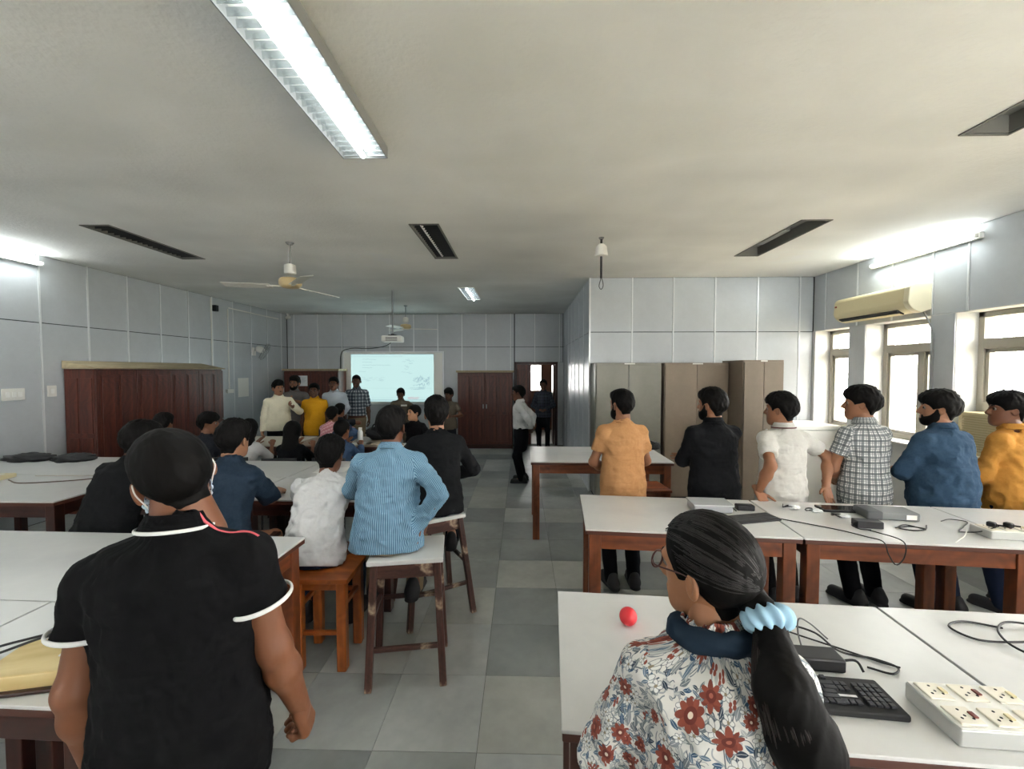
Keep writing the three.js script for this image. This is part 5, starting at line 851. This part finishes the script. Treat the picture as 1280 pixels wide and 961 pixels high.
// ================================================================ SEATED AT THE NEAR WORK TABLES
person({ label: 'seated person in a blue striped shirt with one hand on hip', at: [-0.845, -2.56], face: PI + 0.12, H: 1.7, wide: 1.12, belly: 0.02, sit: 0.77, cell: 0.011, handCell: 0.0045, headCell: 0.006, lean: 0.12, lean1: 0.42, twist: -0.1, head: [-0.08, 0.0, 0], hair: 'short', skin: SK.b, footL: [0.12, 0.36, 0.22], footR: [-0.14, 0.36, 0.2],
  shirt: { mat: CL.stripe, sleeve: 'long', hem: -0.2, loose: 0.018, collar: true, cell: 0.01, folds: 1.4 }, trousers: { mat: CL.khaki },
  L: { w: [0.16, 0.93, 0.46], pole: [1, -0.4, 0], hand: 'flat', thumb: [-1, 0, 0] }, R: { w: [-0.2, 0.92, -0.03], pole: [-0.75, 0.1, -0.7], hand: 'flat', dir: [0.25, -1, -0.15], thumb: [0.6, -0.2, 0.6] } });
person({ label: 'seated person in a white shirt leaning forward on an orange stool', at: [-1.38, -2.7], face: PI + 0.02, H: 1.66, sit: 0.6, cell: 0.012, headCell: 0.006, lean: 0.16, lean1: 0.75, twist: 0.1, head: [-0.1, -0.12, 0], hair: 'full', skin: SK.b, footL: [0.15, 0.1, 0.25], footR: [-0.18, 0.1, 0.25],
  shirt: { mat: CL.offwhite, sleeve: 'half', hem: -0.2, loose: 0.022, folds: 1.6, cell: 0.011 }, trousers: { mat: CL.jean }, L: { w: [0.12, 0.93, 0.58], pole: [1, -0.4, 0], hand: 'flat', thumb: [-1, 0, 0] }, R: { w: [-0.2, 0.93, 0.56], pole: [-1, -0.4, -0.2], hand: 'hook', thumb: [1, 0.2, 0] } });
person({ label: 'seated person in plain black shirt on a slanted stool', at: [-0.665, -3.22], face: PI + 0.2, H: 1.72, sit: 0.77, lean: 0.1, lean1: 0.3, head: [0.06, 0.0, 0], hair: 'full', skin: SK.e, footL: [0.1, 0.4, 0.2], footR: [-0.12, 0.4, 0.22], headCell: 0.006,
  shirt: { mat: CL.hoodie, sleeve: 'long', hem: -0.18, loose: 0.02 }, trousers: { mat: CL.trouser }, L: { w: [0.12, 0.97, 0.33], pole: [1, -0.3, 0], hand: 'hook' }, R: { w: [-0.1, 0.97, 0.32], pole: [-1, -0.4, -0.2], hand: 'hook' } });
person({ label: 'seated person in a navy blue T-shirt at the work table', at: [-2.02, -2.68], face: PI + 0.02, H: 1.7, wide: 1.08, sit: 0.66, lean: 0.12, lean1: 0.45, head: [-0.12, -0.05, 0], hair: 'full', skin: SK.e, headCell: 0.006, footL: [0.12, 0.2, 0.22], footR: [-0.12, 0.2, 0.22], shirt: { mat: CL.navy, sleeve: 'half', hem: -0.2, loose: 0.018, folds: 1.3 }, trousers: { mat: CL.trouser }, ...writing(0.52, 0.925) });
person({ label: 'seated person in a black hoodie mostly hidden behind the black polo', at: [-2.8, -2.68], face: PI - 0.1, H: 1.7, sit: 0.66, lean: 0.15, lean1: 0.5, side: -0.12, head: [-0.2, -0.1, 0.1], hair: 'full', skin: SK.b, footL: [0.12, 0.2, 0.22], footR: [-0.12, 0.2, 0.22], shirt: { mat: CL.hoodie, sleeve: 'long', hem: -0.2, loose: 0.02 }, trousers: { mat: CL.trouser }, ...writing(0.5, 0.925) });

// ================================================================ SEATED AROUND THE FAR TABLE
const farSeat = (label, x, z, face, opt) => { lowSeat(`dark chair of the seated ${opt.who}`, x, z, face); delete opt.chairOnly; return person({ label, at: [x, z], face, H: 1.6, sit: 0.465, lean: 0.1, lean1: 0.3, cell: 0.018, headCell: 0.009, handCell: 0.008, skin: SK.a, trousers: { mat: CL.trouser }, footL: [0.1, 0, 0.42], footR: [-0.1, 0, 0.42], ...writing(0.4, 0.9), group: 'students seated around the far table', ...opt }); };
farSeat('seated student with tousled black hair near the wooden cupboards', -4.5, -4.98, PI + 0.05, { who: 'student near the cupboards', H: 1.68, hair: 'full', shirt: { mat: CL.grey, sleeve: 'long', hem: -0.2 } });
farSeat('seated student with wavy hair turned in profile to the group', -4.0, -5.04, PI - 0.2, { who: 'student turned in profile', H: 1.68, hair: 'fringe', head: [-1.0, 0, 0], shirt: { mat: CL.char, sleeve: 'half', hem: -0.2 } });
farSeat('seated woman in a white top beside the wooden cupboard end', -3.42, -5.0, PI, { who: 'woman in the white top', H: 1.54, fem: true, hair: 'long', shirt: { mat: CL.offwhite, sleeve: 'half', hem: -0.2 } });
farSeat('seated woman with waist long straight black hair', -2.83, -4.95, PI + 0.05, { who: 'woman with straight long hair', H: 1.5, fem: true, hair: 'long', shirt: { mat: CL.black, sleeve: 'half', hem: -0.2 } });
farSeat('seated woman with black bun and denim jacket beside the bottle', -2.24, -4.98, PI - 0.05, { who: 'woman in denim jacket', H: 1.54, fem: true, hair: 'tied', head: [-0.2, -0.05, 0], shirt: { mat: CL.denim, sleeve: 'long', hem: -0.2, loose: 0.02 } });
farSeat('seated woman in a pink flowered top across the far table', -3.1, -6.55, PI - 0.2, { who: 'woman in the pink top', H: 1.6, fem: true, hair: 'tied', shirt: { mat: CL.dots, sleeve: 'half', hem: -0.2 }, ...clasp });
farSeat('seated student with short hair before the gold polo', -3.32, -7.35, PI - 0.1, { who: 'student before the gold polo', H: 1.56, hair: 'short', shirt: { mat: CL.char, hem: -0.2 }, ...clasp });

// ================================================================ STANDING GROUP BY THE PROJECTION BOARD
const stand = (label, x, z, face, opt) => person({ label, at: [x, z], face, cell: 0.016, headCell: 0.007, handCell: 0.006, skin: SK.b, hair: 'short', trousers: { mat: CL.trouser }, group: 'people standing before the board', ...opt });
stand('standing person in a cream shirt pointing across, with moustache', -4.3, -7.25, 0.55, { H: 1.7, belly: 0.05, wide: 1.06, skin: SK.e, tash: true, head: [0.35, 0.02, 0], hair: 'full', shirt: { mat: CL.cream, sleeve: 'long', hem: -0.12, collar: true, loose: 0.016 }, L: { w: [0.2, 1.26, 0.38], pole: [0.7, -0.7, -0.3], hand: 'relaxed' } });
stand('bearded standing person in a grey polo behind the cream shirt', -4.42, -8.0, 0.25, { H: 1.77, wide: 1.05, skin: SK.c, beard: 'full', hair: 'full', head: [-0.1, 0.05, -0.08], shirt: { mat: CL.greyPolo, hem: -0.24, collar: true }, L: { w: [0.1, 1.3, 0.28], pole: [1, -0.6, 0], hand: 'hook' } });
stand('standing person in a bright gold polo facing the students', -3.8, -7.55, 0.25, { H: 1.64, skin: SK.d, belly: 0.03, shirt: { mat: CL.gold, hem: -0.32, collar: true, loose: 0.018 }, trousers: { mat: CL.khaki } });
stand('standing person in a pale grey shirt, hands behind back', -3.73, -8.2, 0.2, { H: 1.75, skin: SK.b, tash: true, shirt: { mat: CL.pale, sleeve: 'long', hem: 0.1, collar: true }, ...behind });
stand('standing person in a dark checked shirt before the projected sheet', -3.5, -8.75, 0.25, { H: 1.79, skin: SK.d, hair: 'crop', shirt: { mat: CL.check2, sleeve: 'half', hem: -0.02, collar: true }, trousers: { mat: CL.khaki }, R: { w: [-0.42, 1.2, 0.12], pole: [-0.5, -1, -0.3] } });
stand('young person in an olive uniform shirt with a white name strip', -2.66, -9.1, 0.15, { H: 1.47, wide: 1.1, skin: SK.d, hair: 'full', shirt: { mat: CL.olive, hem: -0.24, collar: true }, trousers: { mat: CL.olive }, ...behind });
{ const t = scene.children[scene.children.length - 1]; obj('name_strip', bx(0.13, 0.035, 0.012, -0.09, 1.12, 0.135, 0.003), M.white, t, 'white name strip'); t.children[t.children.length - 1].position.set(0.17, 0, 0.0); }
stand('young person in an olive T-shirt leaning beside the wardrobe', -1.5, -8.5, 0.2, { H: 1.5, skin: SK.d, hair: 'fringe', head: [-0.5, 0, 0], shirt: { mat: CL.olive, hem: -0.24 }, trousers: { mat: CL.char }, ...clasp });
{
  lowSeat('dark chair of the woman holding the white book', -1.75, -6.85, -0.15);
  person({ label: 'seated woman in a black T-shirt holding an open white book', at: [-1.75, -6.8], face: -0.15, H: 1.62, fem: true, sit: 0.465, cell: 0.014, headCell: 0.006, handCell: 0.005, skin: SK.f, hair: 'tied', head: [-0.6, 0.08, 0], lean: 0.02, lean1: 0.12, footL: [0.1, 0, 0.42], footR: [-0.1, 0, 0.4], shirt: { mat: CL.tee, sleeve: 'half', hem: -0.2, loose: 0.02, label: 'black T-shirt with small reddish chest print' }, trousers: { mat: CL.jean },
    L: { w: [0.15, 0.72, 0.3], pole: [1, -0.2, -0.3], hand: 'hook', thumb: [-1, 0.4, 0] }, R: { w: [-0.15, 0.72, 0.32], pole: [-1, -0.2, -0.3], hand: 'hook', thumb: [1, 0.4, 0] } });
  const b = thing('open_book', 'open white book in the lap of the seated woman', 'book', [-1.79, 0.7, -6.42], -0.15);
  obj('page_block', [bx(0.17, 0.014, 0.22, -0.087, 0, 0, 0.003).clone().rotateZ(0.12), bx(0.17, 0.014, 0.22, 0.087, 0, 0, 0.003).clone().rotateZ(-0.12)], M.white, b);
  obj('cover', [bx(0.176, 0.003, 0.228, -0.088, -0.009, 0).clone().rotateZ(0.12), bx(0.176, 0.003, 0.228, 0.088, -0.009, 0).clone().rotateZ(-0.12)], M.darkGrey, b); b.rotation.x = 0.25;
}
stand('standing person in white shirt and black trousers, hands behind back', -0.01, -7.0, -PI / 2 - 0.15, { H: 1.62, skin: SK.d, head: [0.05, 0, 0], cell: 0.013, shirt: { mat: CL.offwhite, sleeve: 'long', hem: 0.12, collar: true, loose: 0.018, folds: 1.4 }, ...behind });
stand('standing person in a dark checked shirt inside the doorway', 0.52, -9.98, -0.1, { H: 1.66, skin: SK.d, shirt: { mat: CL.darkCheck, sleeve: 'long', hem: -0.2, collar: true }, ...clasp });
// ================================================================ THINGS ON THE TABLES
const TT = 0.88;
const cableMat = std(0x121214, 0.5);
function cable(label, pts, r = 0.0035, m = cableMat, seg = 80) { return single('cable', tube(pts, r, seg, 7), m, label, 'cable'); }
function socketBoard(label, x, z, turn, w, d, h, opt = {}) {
  const t = thing('socket_board', label, 'socket board', [x, TT, z], turn);
  obj('box', bx(w, h, d, 0, h / 2 + 0.0005, 0, 0.006), opt.body ?? M.steel, t);
  obj('face_plate', bx(w - 0.008, 0.003, d - 0.008, 0, h + 0.001, 0, 0.001), opt.plate ?? M.white, t);
  const nx = opt.nx ?? 3, nz = opt.nz ?? 2, holes = [];
  for (let i = 0; i < nx; i++) for (let j = 0; j < nz; j++) {
    const px = (i + 0.5 - nx / 2) * w / nx, pz = (j + 0.5 - nz / 2) * d / nz, sw = w / nx * 0.72, sd = d / nz * 0.72;
    const o = obj('socket', bx(sw, 0.006, sd, px, h + 0.005, pz, 0.003), std(0xe6e0d0, 0.4), t);
    obj('socket_holes', [[0, -0.28], [-0.22, 0.2], [0.22, 0.2], [0.0, 0.05]].map(([a, b]) => cyl(0.0035, 0.0035, 0.001, px + a * sw, h + 0.0083, pz + b * sd, 10)), M.blackMatte, o);
    obj('rocker', bx(sw * 0.2, 0.006, sd * 0.35, px + sw * 0.36, h + 0.009, pz, 0.002), (i + j) % 3 === 1 ? std(0x6b2a1e, 0.5) : M.cream, o);
  }
  return t;
}
function plug(label, x, y, z, turn) { const t = thing('plug', label, 'plug', [x, y, z], turn, 'black plugs'); obj('plug_body', bx(0.035, 0.03, 0.04, 0, 0.015, 0, 0.008), M.black, t); obj('strain_relief', rod([0, 0.018, 0.02], [0, 0.022, 0.05], 0.005), M.black, t); return t; }
// ---- table beside the floral woman
single('red_ball', new THREE.SphereGeometry(0.034, 32, 24).translate(0.42, TT + 0.034, -1.615), std(0xc4222c, 0.45), 'small glossy red ball on the white table', 'ball');
{
  const t = thing('keyboard', 'black full size keyboard on the white table by the ponytail', 'keyboard', [0.895, TT, -1.265], -0.1);
  obj('case', bx(0.44, 0.02, 0.145, 0, 0.0105, 0, 0.006), M.blackMatte, t);
  const kg = new Map(), km = std(0x24252a, 0.5); let n = 0;
  const key = (x, z, w) => { const id = w.toFixed(3); if (!kg.has(id)) kg.set(id, new RoundedBoxGeometry(w - 0.0035, 0.008, 0.0155, 1, 0.002)); const k = obj('key', kg.get(id), km, t); k.position.set(x, 0.024, z); n++; };
  for (let r = 0; r < 5; r++) { let x = -0.21; const lens = [[1, 1, 1, 1, 1, 1, 1, 1, 1, 1, 1, 1, 1, 2], [1.5, 1, 1, 1, 1, 1, 1, 1, 1, 1, 1, 1, 1, 1.5], [1.75, 1, 1, 1, 1, 1, 1, 1, 1, 1, 1, 1, 2.25], [2.25, 1, 1, 1, 1, 1, 1, 1, 1, 1, 1, 2.75], [1.5, 1.25, 1.25, 6, 1.25, 1.25, 1, 1.5]][r]; for (const l of lens) { const w = l * 0.0182; key(x + w / 2, -0.032 + r * 0.0185, w); x += w; } }
  for (let k = 0; k < 13; k++) key(-0.2 + k * 0.0205 + Math.floor(k / 4) * 0.004, -0.058, 0.0182);
  for (let c = 0; c < 3; c++) for (const r of [0, 1, 3.9]) { key(0.066 + c * 0.0182, -0.032 + r * 0.0185, 0.0182); }
  for (let c = 0; c < 4; c++) for (let r = 0; r < 5; r++) key(0.135 + c * 0.0185, -0.032 + r * 0.0185, 0.0182);
  obj('maker_mark', bx(0.05, 0.001, 0.008, 0.09, 0.0213, 0.012), std(0xc9c9c9, 0.5), t, 'pale maker mark');
}
{ const t = thing('power_adapter', 'black power adapter brick beside the keyboard', 'adapter', [1.0, TT, -1.405], -0.1); obj('case', bx(0.15, 0.045, 0.075, 0, 0.023, 0, 0.008), M.black, t); obj('cable_tail', tube([[0.074, 0.02, 0], [0.12, 0.03, 0.01], [0.13, 0.008, 0.03]], 0.004, 14, 6), cableMat, t); }
socketBoard('pale steel socket board with six modules beside the keyboard', 1.305, -1.175, -0.06, 0.275, 0.175, 0.05, { nx: 3, nz: 2, body: std(0xc9cac8, 0.3, { metalness: 0.5 }) });
cable('black cable looping from the adapter past the keyboard', [[0.880, TT + 0.02, -1.530], [0.960, TT + 0.05, -1.550], [1.050, TT + 0.06, -1.490], [1.120, TT + 0.012, -1.460], [1.220, TT + 0.006, -1.430], [1.260, TT + 0.006, -1.390], [1.220, TT + 0.006, -1.360], [1.160, TT + 0.006, -1.390]], 0.0035);
cable('second black cable trailing from behind the adapter to the socket board', [[0.820, TT + 0.02, -1.620], [0.920, TT + 0.03, -1.610], [1.020, TT + 0.012, -1.560], [1.130, TT + 0.006, -1.490], [1.220, TT + 0.006, -1.420], [1.250, TT + 0.02, -1.370]], 0.003);
cable('thin grey cable arch rising over the adapter', [[1.000, TT + 0.005, -1.470], [0.995, TT + 0.06, -1.490], [1.010, TT + 0.095, -1.510], [1.060, TT + 0.07, -1.530], [1.130, TT + 0.01, -1.530]], 0.0028, std(0x4a4a4c, 0.5));
cable('black cable coil lying loose on the white table end', [[1.86, TT + 0.005, -1.62], [1.75, TT + 0.005, -1.66], [1.66, TT + 0.006, -1.62], [1.68, TT + 0.006, -1.55], [1.8, TT + 0.008, -1.53], [1.93, TT + 0.012, -1.55], [1.98, TT + 0.014, -1.62], [1.9, TT + 0.016, -1.64], [1.8, TT + 0.016, -1.58], [1.76, TT + 0.014, -1.5], [1.79, TT + 0.01, -1.43], [1.86, TT + 0.006, -1.41], [1.95, TT + 0.006, -1.45], [1.93, TT + 0.02, -1.55], [2.02, TT + 0.02, -1.6], [2.1, TT + 0.006, -1.52]], 0.004, cableMat, 160);
// ---- middle tables
{
  const t = thing('plastic_box', 'translucent grey plastic box with lid behind the thin keyboard', 'box', [1.35, TT, -2.99], -0.08);
  obj('tub', bx(0.26, 0.05, 0.17, 0, 0.026, 0, 0.012), std(0x9a9d9f, 0.3), t); obj('lid', bx(0.275, 0.012, 0.185, 0, 0.056, 0, 0.005), std(0xb6b9ba, 0.25), t);
}
{ const t = thing('power_adapter', 'black adapter next to the plastic box', 'adapter', [1.6, TT, -2.99], -0.1); obj('case', bx(0.12, 0.04, 0.06, 0, 0.021, 0, 0.008), M.black, t); obj('cable_tail', tube([[-0.06, 0.02, 0], [-0.09, 0.02, 0.02], [-0.075, 0.006, 0.05]], 0.004, 14, 6), cableMat, t); }
{ const t = thing('slim_keyboard', 'thin black keyboard lying askew before the plastic box', 'keyboard', [1.52, TT, -2.79], 0.24); obj('case', bx(0.4, 0.016, 0.13, 0, 0.0085, 0, 0.004), M.blackMatte, t); for (let r = 0; r < 5; r++) obj('key_row', bx(0.37, 0.005, 0.017, 0, 0.0185, -0.044 + r * 0.022, 0.001), M.darkGrey, t); obj('front_label', bx(0.05, 0.006, 0.001, -0.15, 0.009, 0.0655), M.white, t); }
{ const t = thing('tablet', 'thin black tablet slab on the wired table', 'tablet', [2.29, TT, -3.0], -0.1); obj('shell', bx(0.3, 0.018, 0.12, 0, 0.0095, 0, 0.005), M.black, t); obj('glass', bx(0.28, 0.001, 0.1, 0, 0.0188, 0), std(0x1a1c22, 0.12), t); }
{ const t = thing('power_supply', 'grey oblong power supply unit with white sticker', 'adapter', [2.49, TT, -2.87], -0.14); obj('case', bx(0.31, 0.055, 0.16, 0, 0.028, 0, 0.012), std(0x77797a, 0.5), t); obj('sticker', bx(0.06, 0.03, 0.001, 0.1, 0.028, 0.081), M.white, t); obj('side_cover', bx(0.1, 0.057, 0.162, -0.11, 0.028, 0, 0.012), std(0x515355, 0.5), t); }
{ const t = thing('power_adapter', 'small black adapter at the edge of the wired table', 'adapter', [2.21, TT, -2.68], -0.15); obj('case', bx(0.15, 0.045, 0.07, 0, 0.023, 0, 0.006), M.black, t); obj('cable_tail', tube([[-0.075, 0.02, 0], [-0.1, 0.015, 0.02], [-0.08, 0.006, 0.06], [-0.02, 0.006, 0.07]], 0.004, 18, 6), cableMat, t); }
socketBoard('white socket board with two black plugs on the wired table', 2.955, -2.545, -0.1, 0.34, 0.14, 0.045, { nx: 4, nz: 1, body: std(0xb9bab6, 0.4) });
plug('black plug in the socket board, first of two', 2.85, TT + 0.053, -2.56, 0.4); plug('black plug in the socket board, second of two', 2.94, TT + 0.053, -2.55, 0.3);
cable('black cable running from thin keyboard over the table edge', [[1.72, TT + 0.004, -2.82], [1.87, TT + 0.004, -2.71], [2.0, TT + 0.004, -2.6], [2.07, TT + 0.004, -2.51], [2.1, TT + 0.006, -2.43], [2.12, TT - 0.06, -2.418], [2.16, TT - 0.12, -2.412], [2.2, TT - 0.08, -2.41], [2.21, TT + 0.006, -2.42], [2.18, TT + 0.01, -2.56], [2.16, TT + 0.005, -2.62]], 0.0035, cableMat, 90);
cable('tangled black cable beside the grey power supply', [[2.370, TT + 0.005, -2.660], [2.470, TT + 0.012, -2.660], [2.520, TT + 0.012, -2.620], [2.440, TT + 0.006, -2.610], [2.370, TT + 0.012, -2.640], [2.440, TT + 0.02, -2.670], [2.530, TT + 0.006, -2.640], [2.600, TT + 0.006, -2.700]], 0.004, cableMat, 90);
cable('thin black cable wandering from power supply to the plugs', [[2.770, TT + 0.006, -2.780], [2.870, TT + 0.005, -2.820], [2.930, TT + 0.005, -2.780], [2.810, TT + 0.005, -2.680], [2.710, TT + 0.006, -2.600], [2.770, TT + 0.02, -2.560], [2.840, TT + 0.075, -2.510]], 0.003, cableMat, 90);
cable('white cable crossing the wired table to the front edge', [[2.520, TT + 0.004, -2.440], [2.580, TT + 0.004, -2.480], [2.660, TT + 0.004, -2.530], [2.740, TT + 0.02, -2.590]], 0.003, M.white);
for (const [x, z, l] of [[1.93, -3.03, 'twist of clear plastic and black wire nearest the plastic box'], [2.04, -2.96, 'small knot of black wire in clear plastic'], [2.15, -2.86, 'crumpled clear wrapper with wires near the small adapter']]) {
  const t = thing('wire_bundle', l, 'wire bundle', [x, TT, z]); const pts = []; for (let k = 0; k < 14; k++) pts.push([0.03 * Math.cos(k * 1.3) + rr(-0.01, 0.01), 0.006 + rr(0, 0.02), 0.022 * Math.sin(k * 1.3) + rr(-0.01, 0.01)]);
  obj('wire', tube(pts, 0.0025, 70, 6), cableMat, t); const g = new THREE.IcosahedronGeometry(0.03, 2), p = g.attributes.position; for (let k = 0; k < p.count; k++) { const q = 1 + 0.5 * noise3(p.getX(k) * 60 + x * 9, p.getY(k) * 60, p.getZ(k) * 60); p.setXYZ(k, p.getX(k) * q * 1.3, Math.max(-0.012, p.getY(k) * q * 0.45), p.getZ(k) * q); } g.computeVertexNormals(); const w = obj('wrapper', g.translate(0.04, 0.013, 0.01), std(0xdfe3e4, 0.25), t);
}
{ const t = thing('small_device', 'dark wire clump on the table before the steel cabinets', 'wire bundle', [1.42, TT, -5.0]); const pts = []; for (let k = 0; k < 12; k++) pts.push([0.06 * Math.cos(k * 1.1) + rr(-0.02, 0.02), 0.006 + rr(0, 0.012), 0.04 * Math.sin(k * 1.7)]); obj('wire', tube(pts, 0.004, 70, 6), cableMat, t); obj('plug_body', bx(0.04, 0.025, 0.03, 0.06, 0.013, 0, 0.005), M.black, t); }
{ const t = thing('black_bag', 'black soft bag at the far end of the cabinet table', 'bag', [1.62, TT, -5.3]); obj('body', bx(0.3, 0.1, 0.2, -0.02, 0.051, 0, 0.05), M.blackMatte, t); obj('strap', tube([[-0.12, 0.08, 0.08], [-0.16, 0.12, 0.1], [-0.05, 0.13, 0.1], [0.05, 0.09, 0.09]], 0.01, 20, 6), M.black, t); }
// ---- switch box in front
{
  const t = thing('switch_box', 'cream wooden switch box with white socket plate and plugs', 'switch box', [-1.53, TT, -1.33], 0.22);
  obj('box', bx(0.36, 0.055, 0.2, 0, 0.028, 0, 0.006), std(0xffffff, 0.55, { map: woodTex([206, 180, 120], [232, 212, 160]) }), t);
  obj('socket_plate', bx(0.11, 0.006, 0.085, 0.05, 0.058, -0.02, 0.003), M.white, t);
  obj('socket_holes', [[-0.02, 0], [0.0, 0.015], [0.0, -0.015], [0.025, 0.01], [0.03, -0.012]].map(([a, b]) => cyl(0.004, 0.004, 0.001, 0.05 + a, 0.0615, -0.02 + b, 10)), M.blackMatte, t);
  obj('lip', bx(0.36, 0.012, 0.02, 0, 0.0065, 0.108, 0.004), M.woodDark, t);
}
plug('black plug lying behind the cream switch box', -1.42, TT + 0.001, -1.46, 1.2); plug('black plug with thick cable above the socket plate', -1.43, TT + 0.06, -1.35, -1.3); plug('black plug pushed against the polo shirt sleeve', -1.47, TT + 0.001, -1.55, 2.0);
cable('black cable leaving the plug toward the table end', [[-1.95, TT + 0.005, -1.36], [-1.8, TT + 0.03, -1.42], [-1.65, TT + 0.05, -1.45], [-1.48, TT + 0.03, -1.46]], 0.0045);
cable('second black cable bending from the socket plate plug', [[-1.92, TT + 0.005, -1.2], [-1.75, TT + 0.05, -1.34], [-1.6, TT + 0.09, -1.37], [-1.47, TT + 0.085, -1.36]], 0.0045);
// ---- tables by the panelled wall
{ const t = thing('power_strip', 'yellowed power strip lying on the wall side table', 'power strip', [-4.98, TT, -3.66], 0.15); obj('case', bx(0.5, 0.04, 0.16, 0, 0.021, 0, 0.01), M.cream, t); for (let k = 0; k < 4; k++) obj('socket', bx(0.07, 0.004, 0.07, -0.17 + k * 0.11, 0.043, 0, 0.002), M.white, t); }
{ const t = thing('black_pouch', 'small black pouch on the yellowed power strip', 'pouch', [-5.08, TT + 0.046, -3.66], 0.3); obj('body', bx(0.2, 0.04, 0.08, 0, 0.021, 0, 0.018), M.blackMatte, t); obj('zip', bx(0.17, 0.003, 0.004, 0, 0.041, 0, 0.001), M.grey, t); }
cable('brown cable curving over the wall side table', [[-4.670, TT + 0.004, -3.650], [-4.450, TT + 0.004, -3.550], [-4.200, TT + 0.004, -3.600], [-3.950, TT + 0.004, -3.720], [-3.850, TT + 0.004, -3.920]], 0.005, std(0x5a4638, 0.6));
cable('pale cable lying straight across the wall side table', [[-4.6, TT + 0.004, -3.8], [-4.2, TT + 0.004, -3.82], [-3.7, TT + 0.004, -3.81]], 0.004, std(0xb9b2a6, 0.6));
for (const [x, z, w, l] of [[-5.5, -4.5, 0.55, 'flat black bag slumped on the wall side table'], [-4.98, -4.5, 0.42, 'black folded jacket on the wall side table']]) {
  const g = new THREE.SphereGeometry(1, 28, 18), p = g.attributes.position; for (let k = 0; k < p.count; k++) { const q = 1 + 0.35 * noise3(p.getX(k) * 3 + x, p.getY(k) * 3, p.getZ(k) * 3); p.setXYZ(k, p.getX(k) * w / 2 * q, Math.max(0.001, 0.02 + p.getY(k) * 0.055 * q), p.getZ(k) * 0.14 * q); } g.computeVertexNormals();
  const m = single('black_bag', g, M.blackMatte, l, 'bag'); m.position.set(x, TT, z);
}
for (const [x, z, a, l, c] of [[-1.55, -4.05, 0.2, 'beige paper sheet beside the white shirt head', 0xd9cdb0], [-1.3, -4.2, -0.3, 'cream paper sheet next to the beige sheet', 0xe4dcc6], [-1.9, -4.1, 0.1, 'white paper sheet behind the navy shirt', 0xe9e9e6], [-2.2, -5.6, 0.3, 'loose grey paper beside the steel bottle', 0xc9c6bf], [-1.98, -5.62, -0.2, 'crumpled pale paper near the table end', 0xb9b09f]]) { const m = single('paper_sheet', bx(0.3, 0.003, 0.21), std(c, 0.85), l, 'paper'); m.position.set(x, TT + 0.0025, z); m.rotation.y = a; }
{ const t = thing('steel_bottle', 'slim steel water bottle standing on the far table', 'bottle', [-2.16, TT, -5.5]); obj('body', lathe([[0.001, 0.001], [0.034, 0.001], [0.036, 0.01], [0.036, 0.17], [0.028, 0.19], [0.024, 0.2], [0.001, 0.2]], 24), std(0xd2d4d2, 0.3, { metalness: 0.4 }), t); obj('cap', cyl(0.025, 0.023, 0.035, 0, 0.2175, 0), M.white, t); }
{
  const pack = (label, x, z, m, sx) => { const t = thing('backpack', label, 'backpack', [x, TT, z]); const g = new THREE.SphereGeometry(1, 24, 16), p = g.attributes.position; for (let k = 0; k < p.count; k++) { const q = 1 + 0.2 * noise3(p.getX(k) * 3 + x, p.getY(k) * 3, p.getZ(k) * 3); p.setXYZ(k, p.getX(k) * 0.19 * sx * q, Math.max(0.001, 0.09 + p.getY(k) * 0.11 * q), p.getZ(k) * 0.13 * q); } g.computeVertexNormals(); obj('body', g, m, t); obj('strap', tube([[-0.1, 0.15, 0.1], [-0.08, 0.22, 0.04], [0.08, 0.22, 0.04], [0.1, 0.14, 0.1]], 0.012, 20, 6), m, t); };
  pack('blue backpack slumped on the far table beside the bottle', -2.5, -5.85, CL.denim, 1); pack('black backpack on the far table behind the bottle', -2.05, -5.98, M.blackMatte, 1.1);
}
{ const p = thing('power_adapter', 'black phone lying on the navy shirt table', 'phone', [-1.72, TT, -3.3], 0.3); obj('case', bx(0.08, 0.009, 0.16, 0, 0.005, 0, 0.003), M.black, p); obj('screen', bx(0.07, 0.0008, 0.145, 0, 0.0098, 0), std(0x1a1c20, 0.1), p); p.name = 'phone'; }
// ================================================================ hand the scene over
scene.traverse((o) => { if (o.isMesh) { o.castShadow = true; o.receiveShadow = true; } else if (o.isPointLight || o.isSpotLight) o.castShadow = true; });
renderer.render(scene, camera);
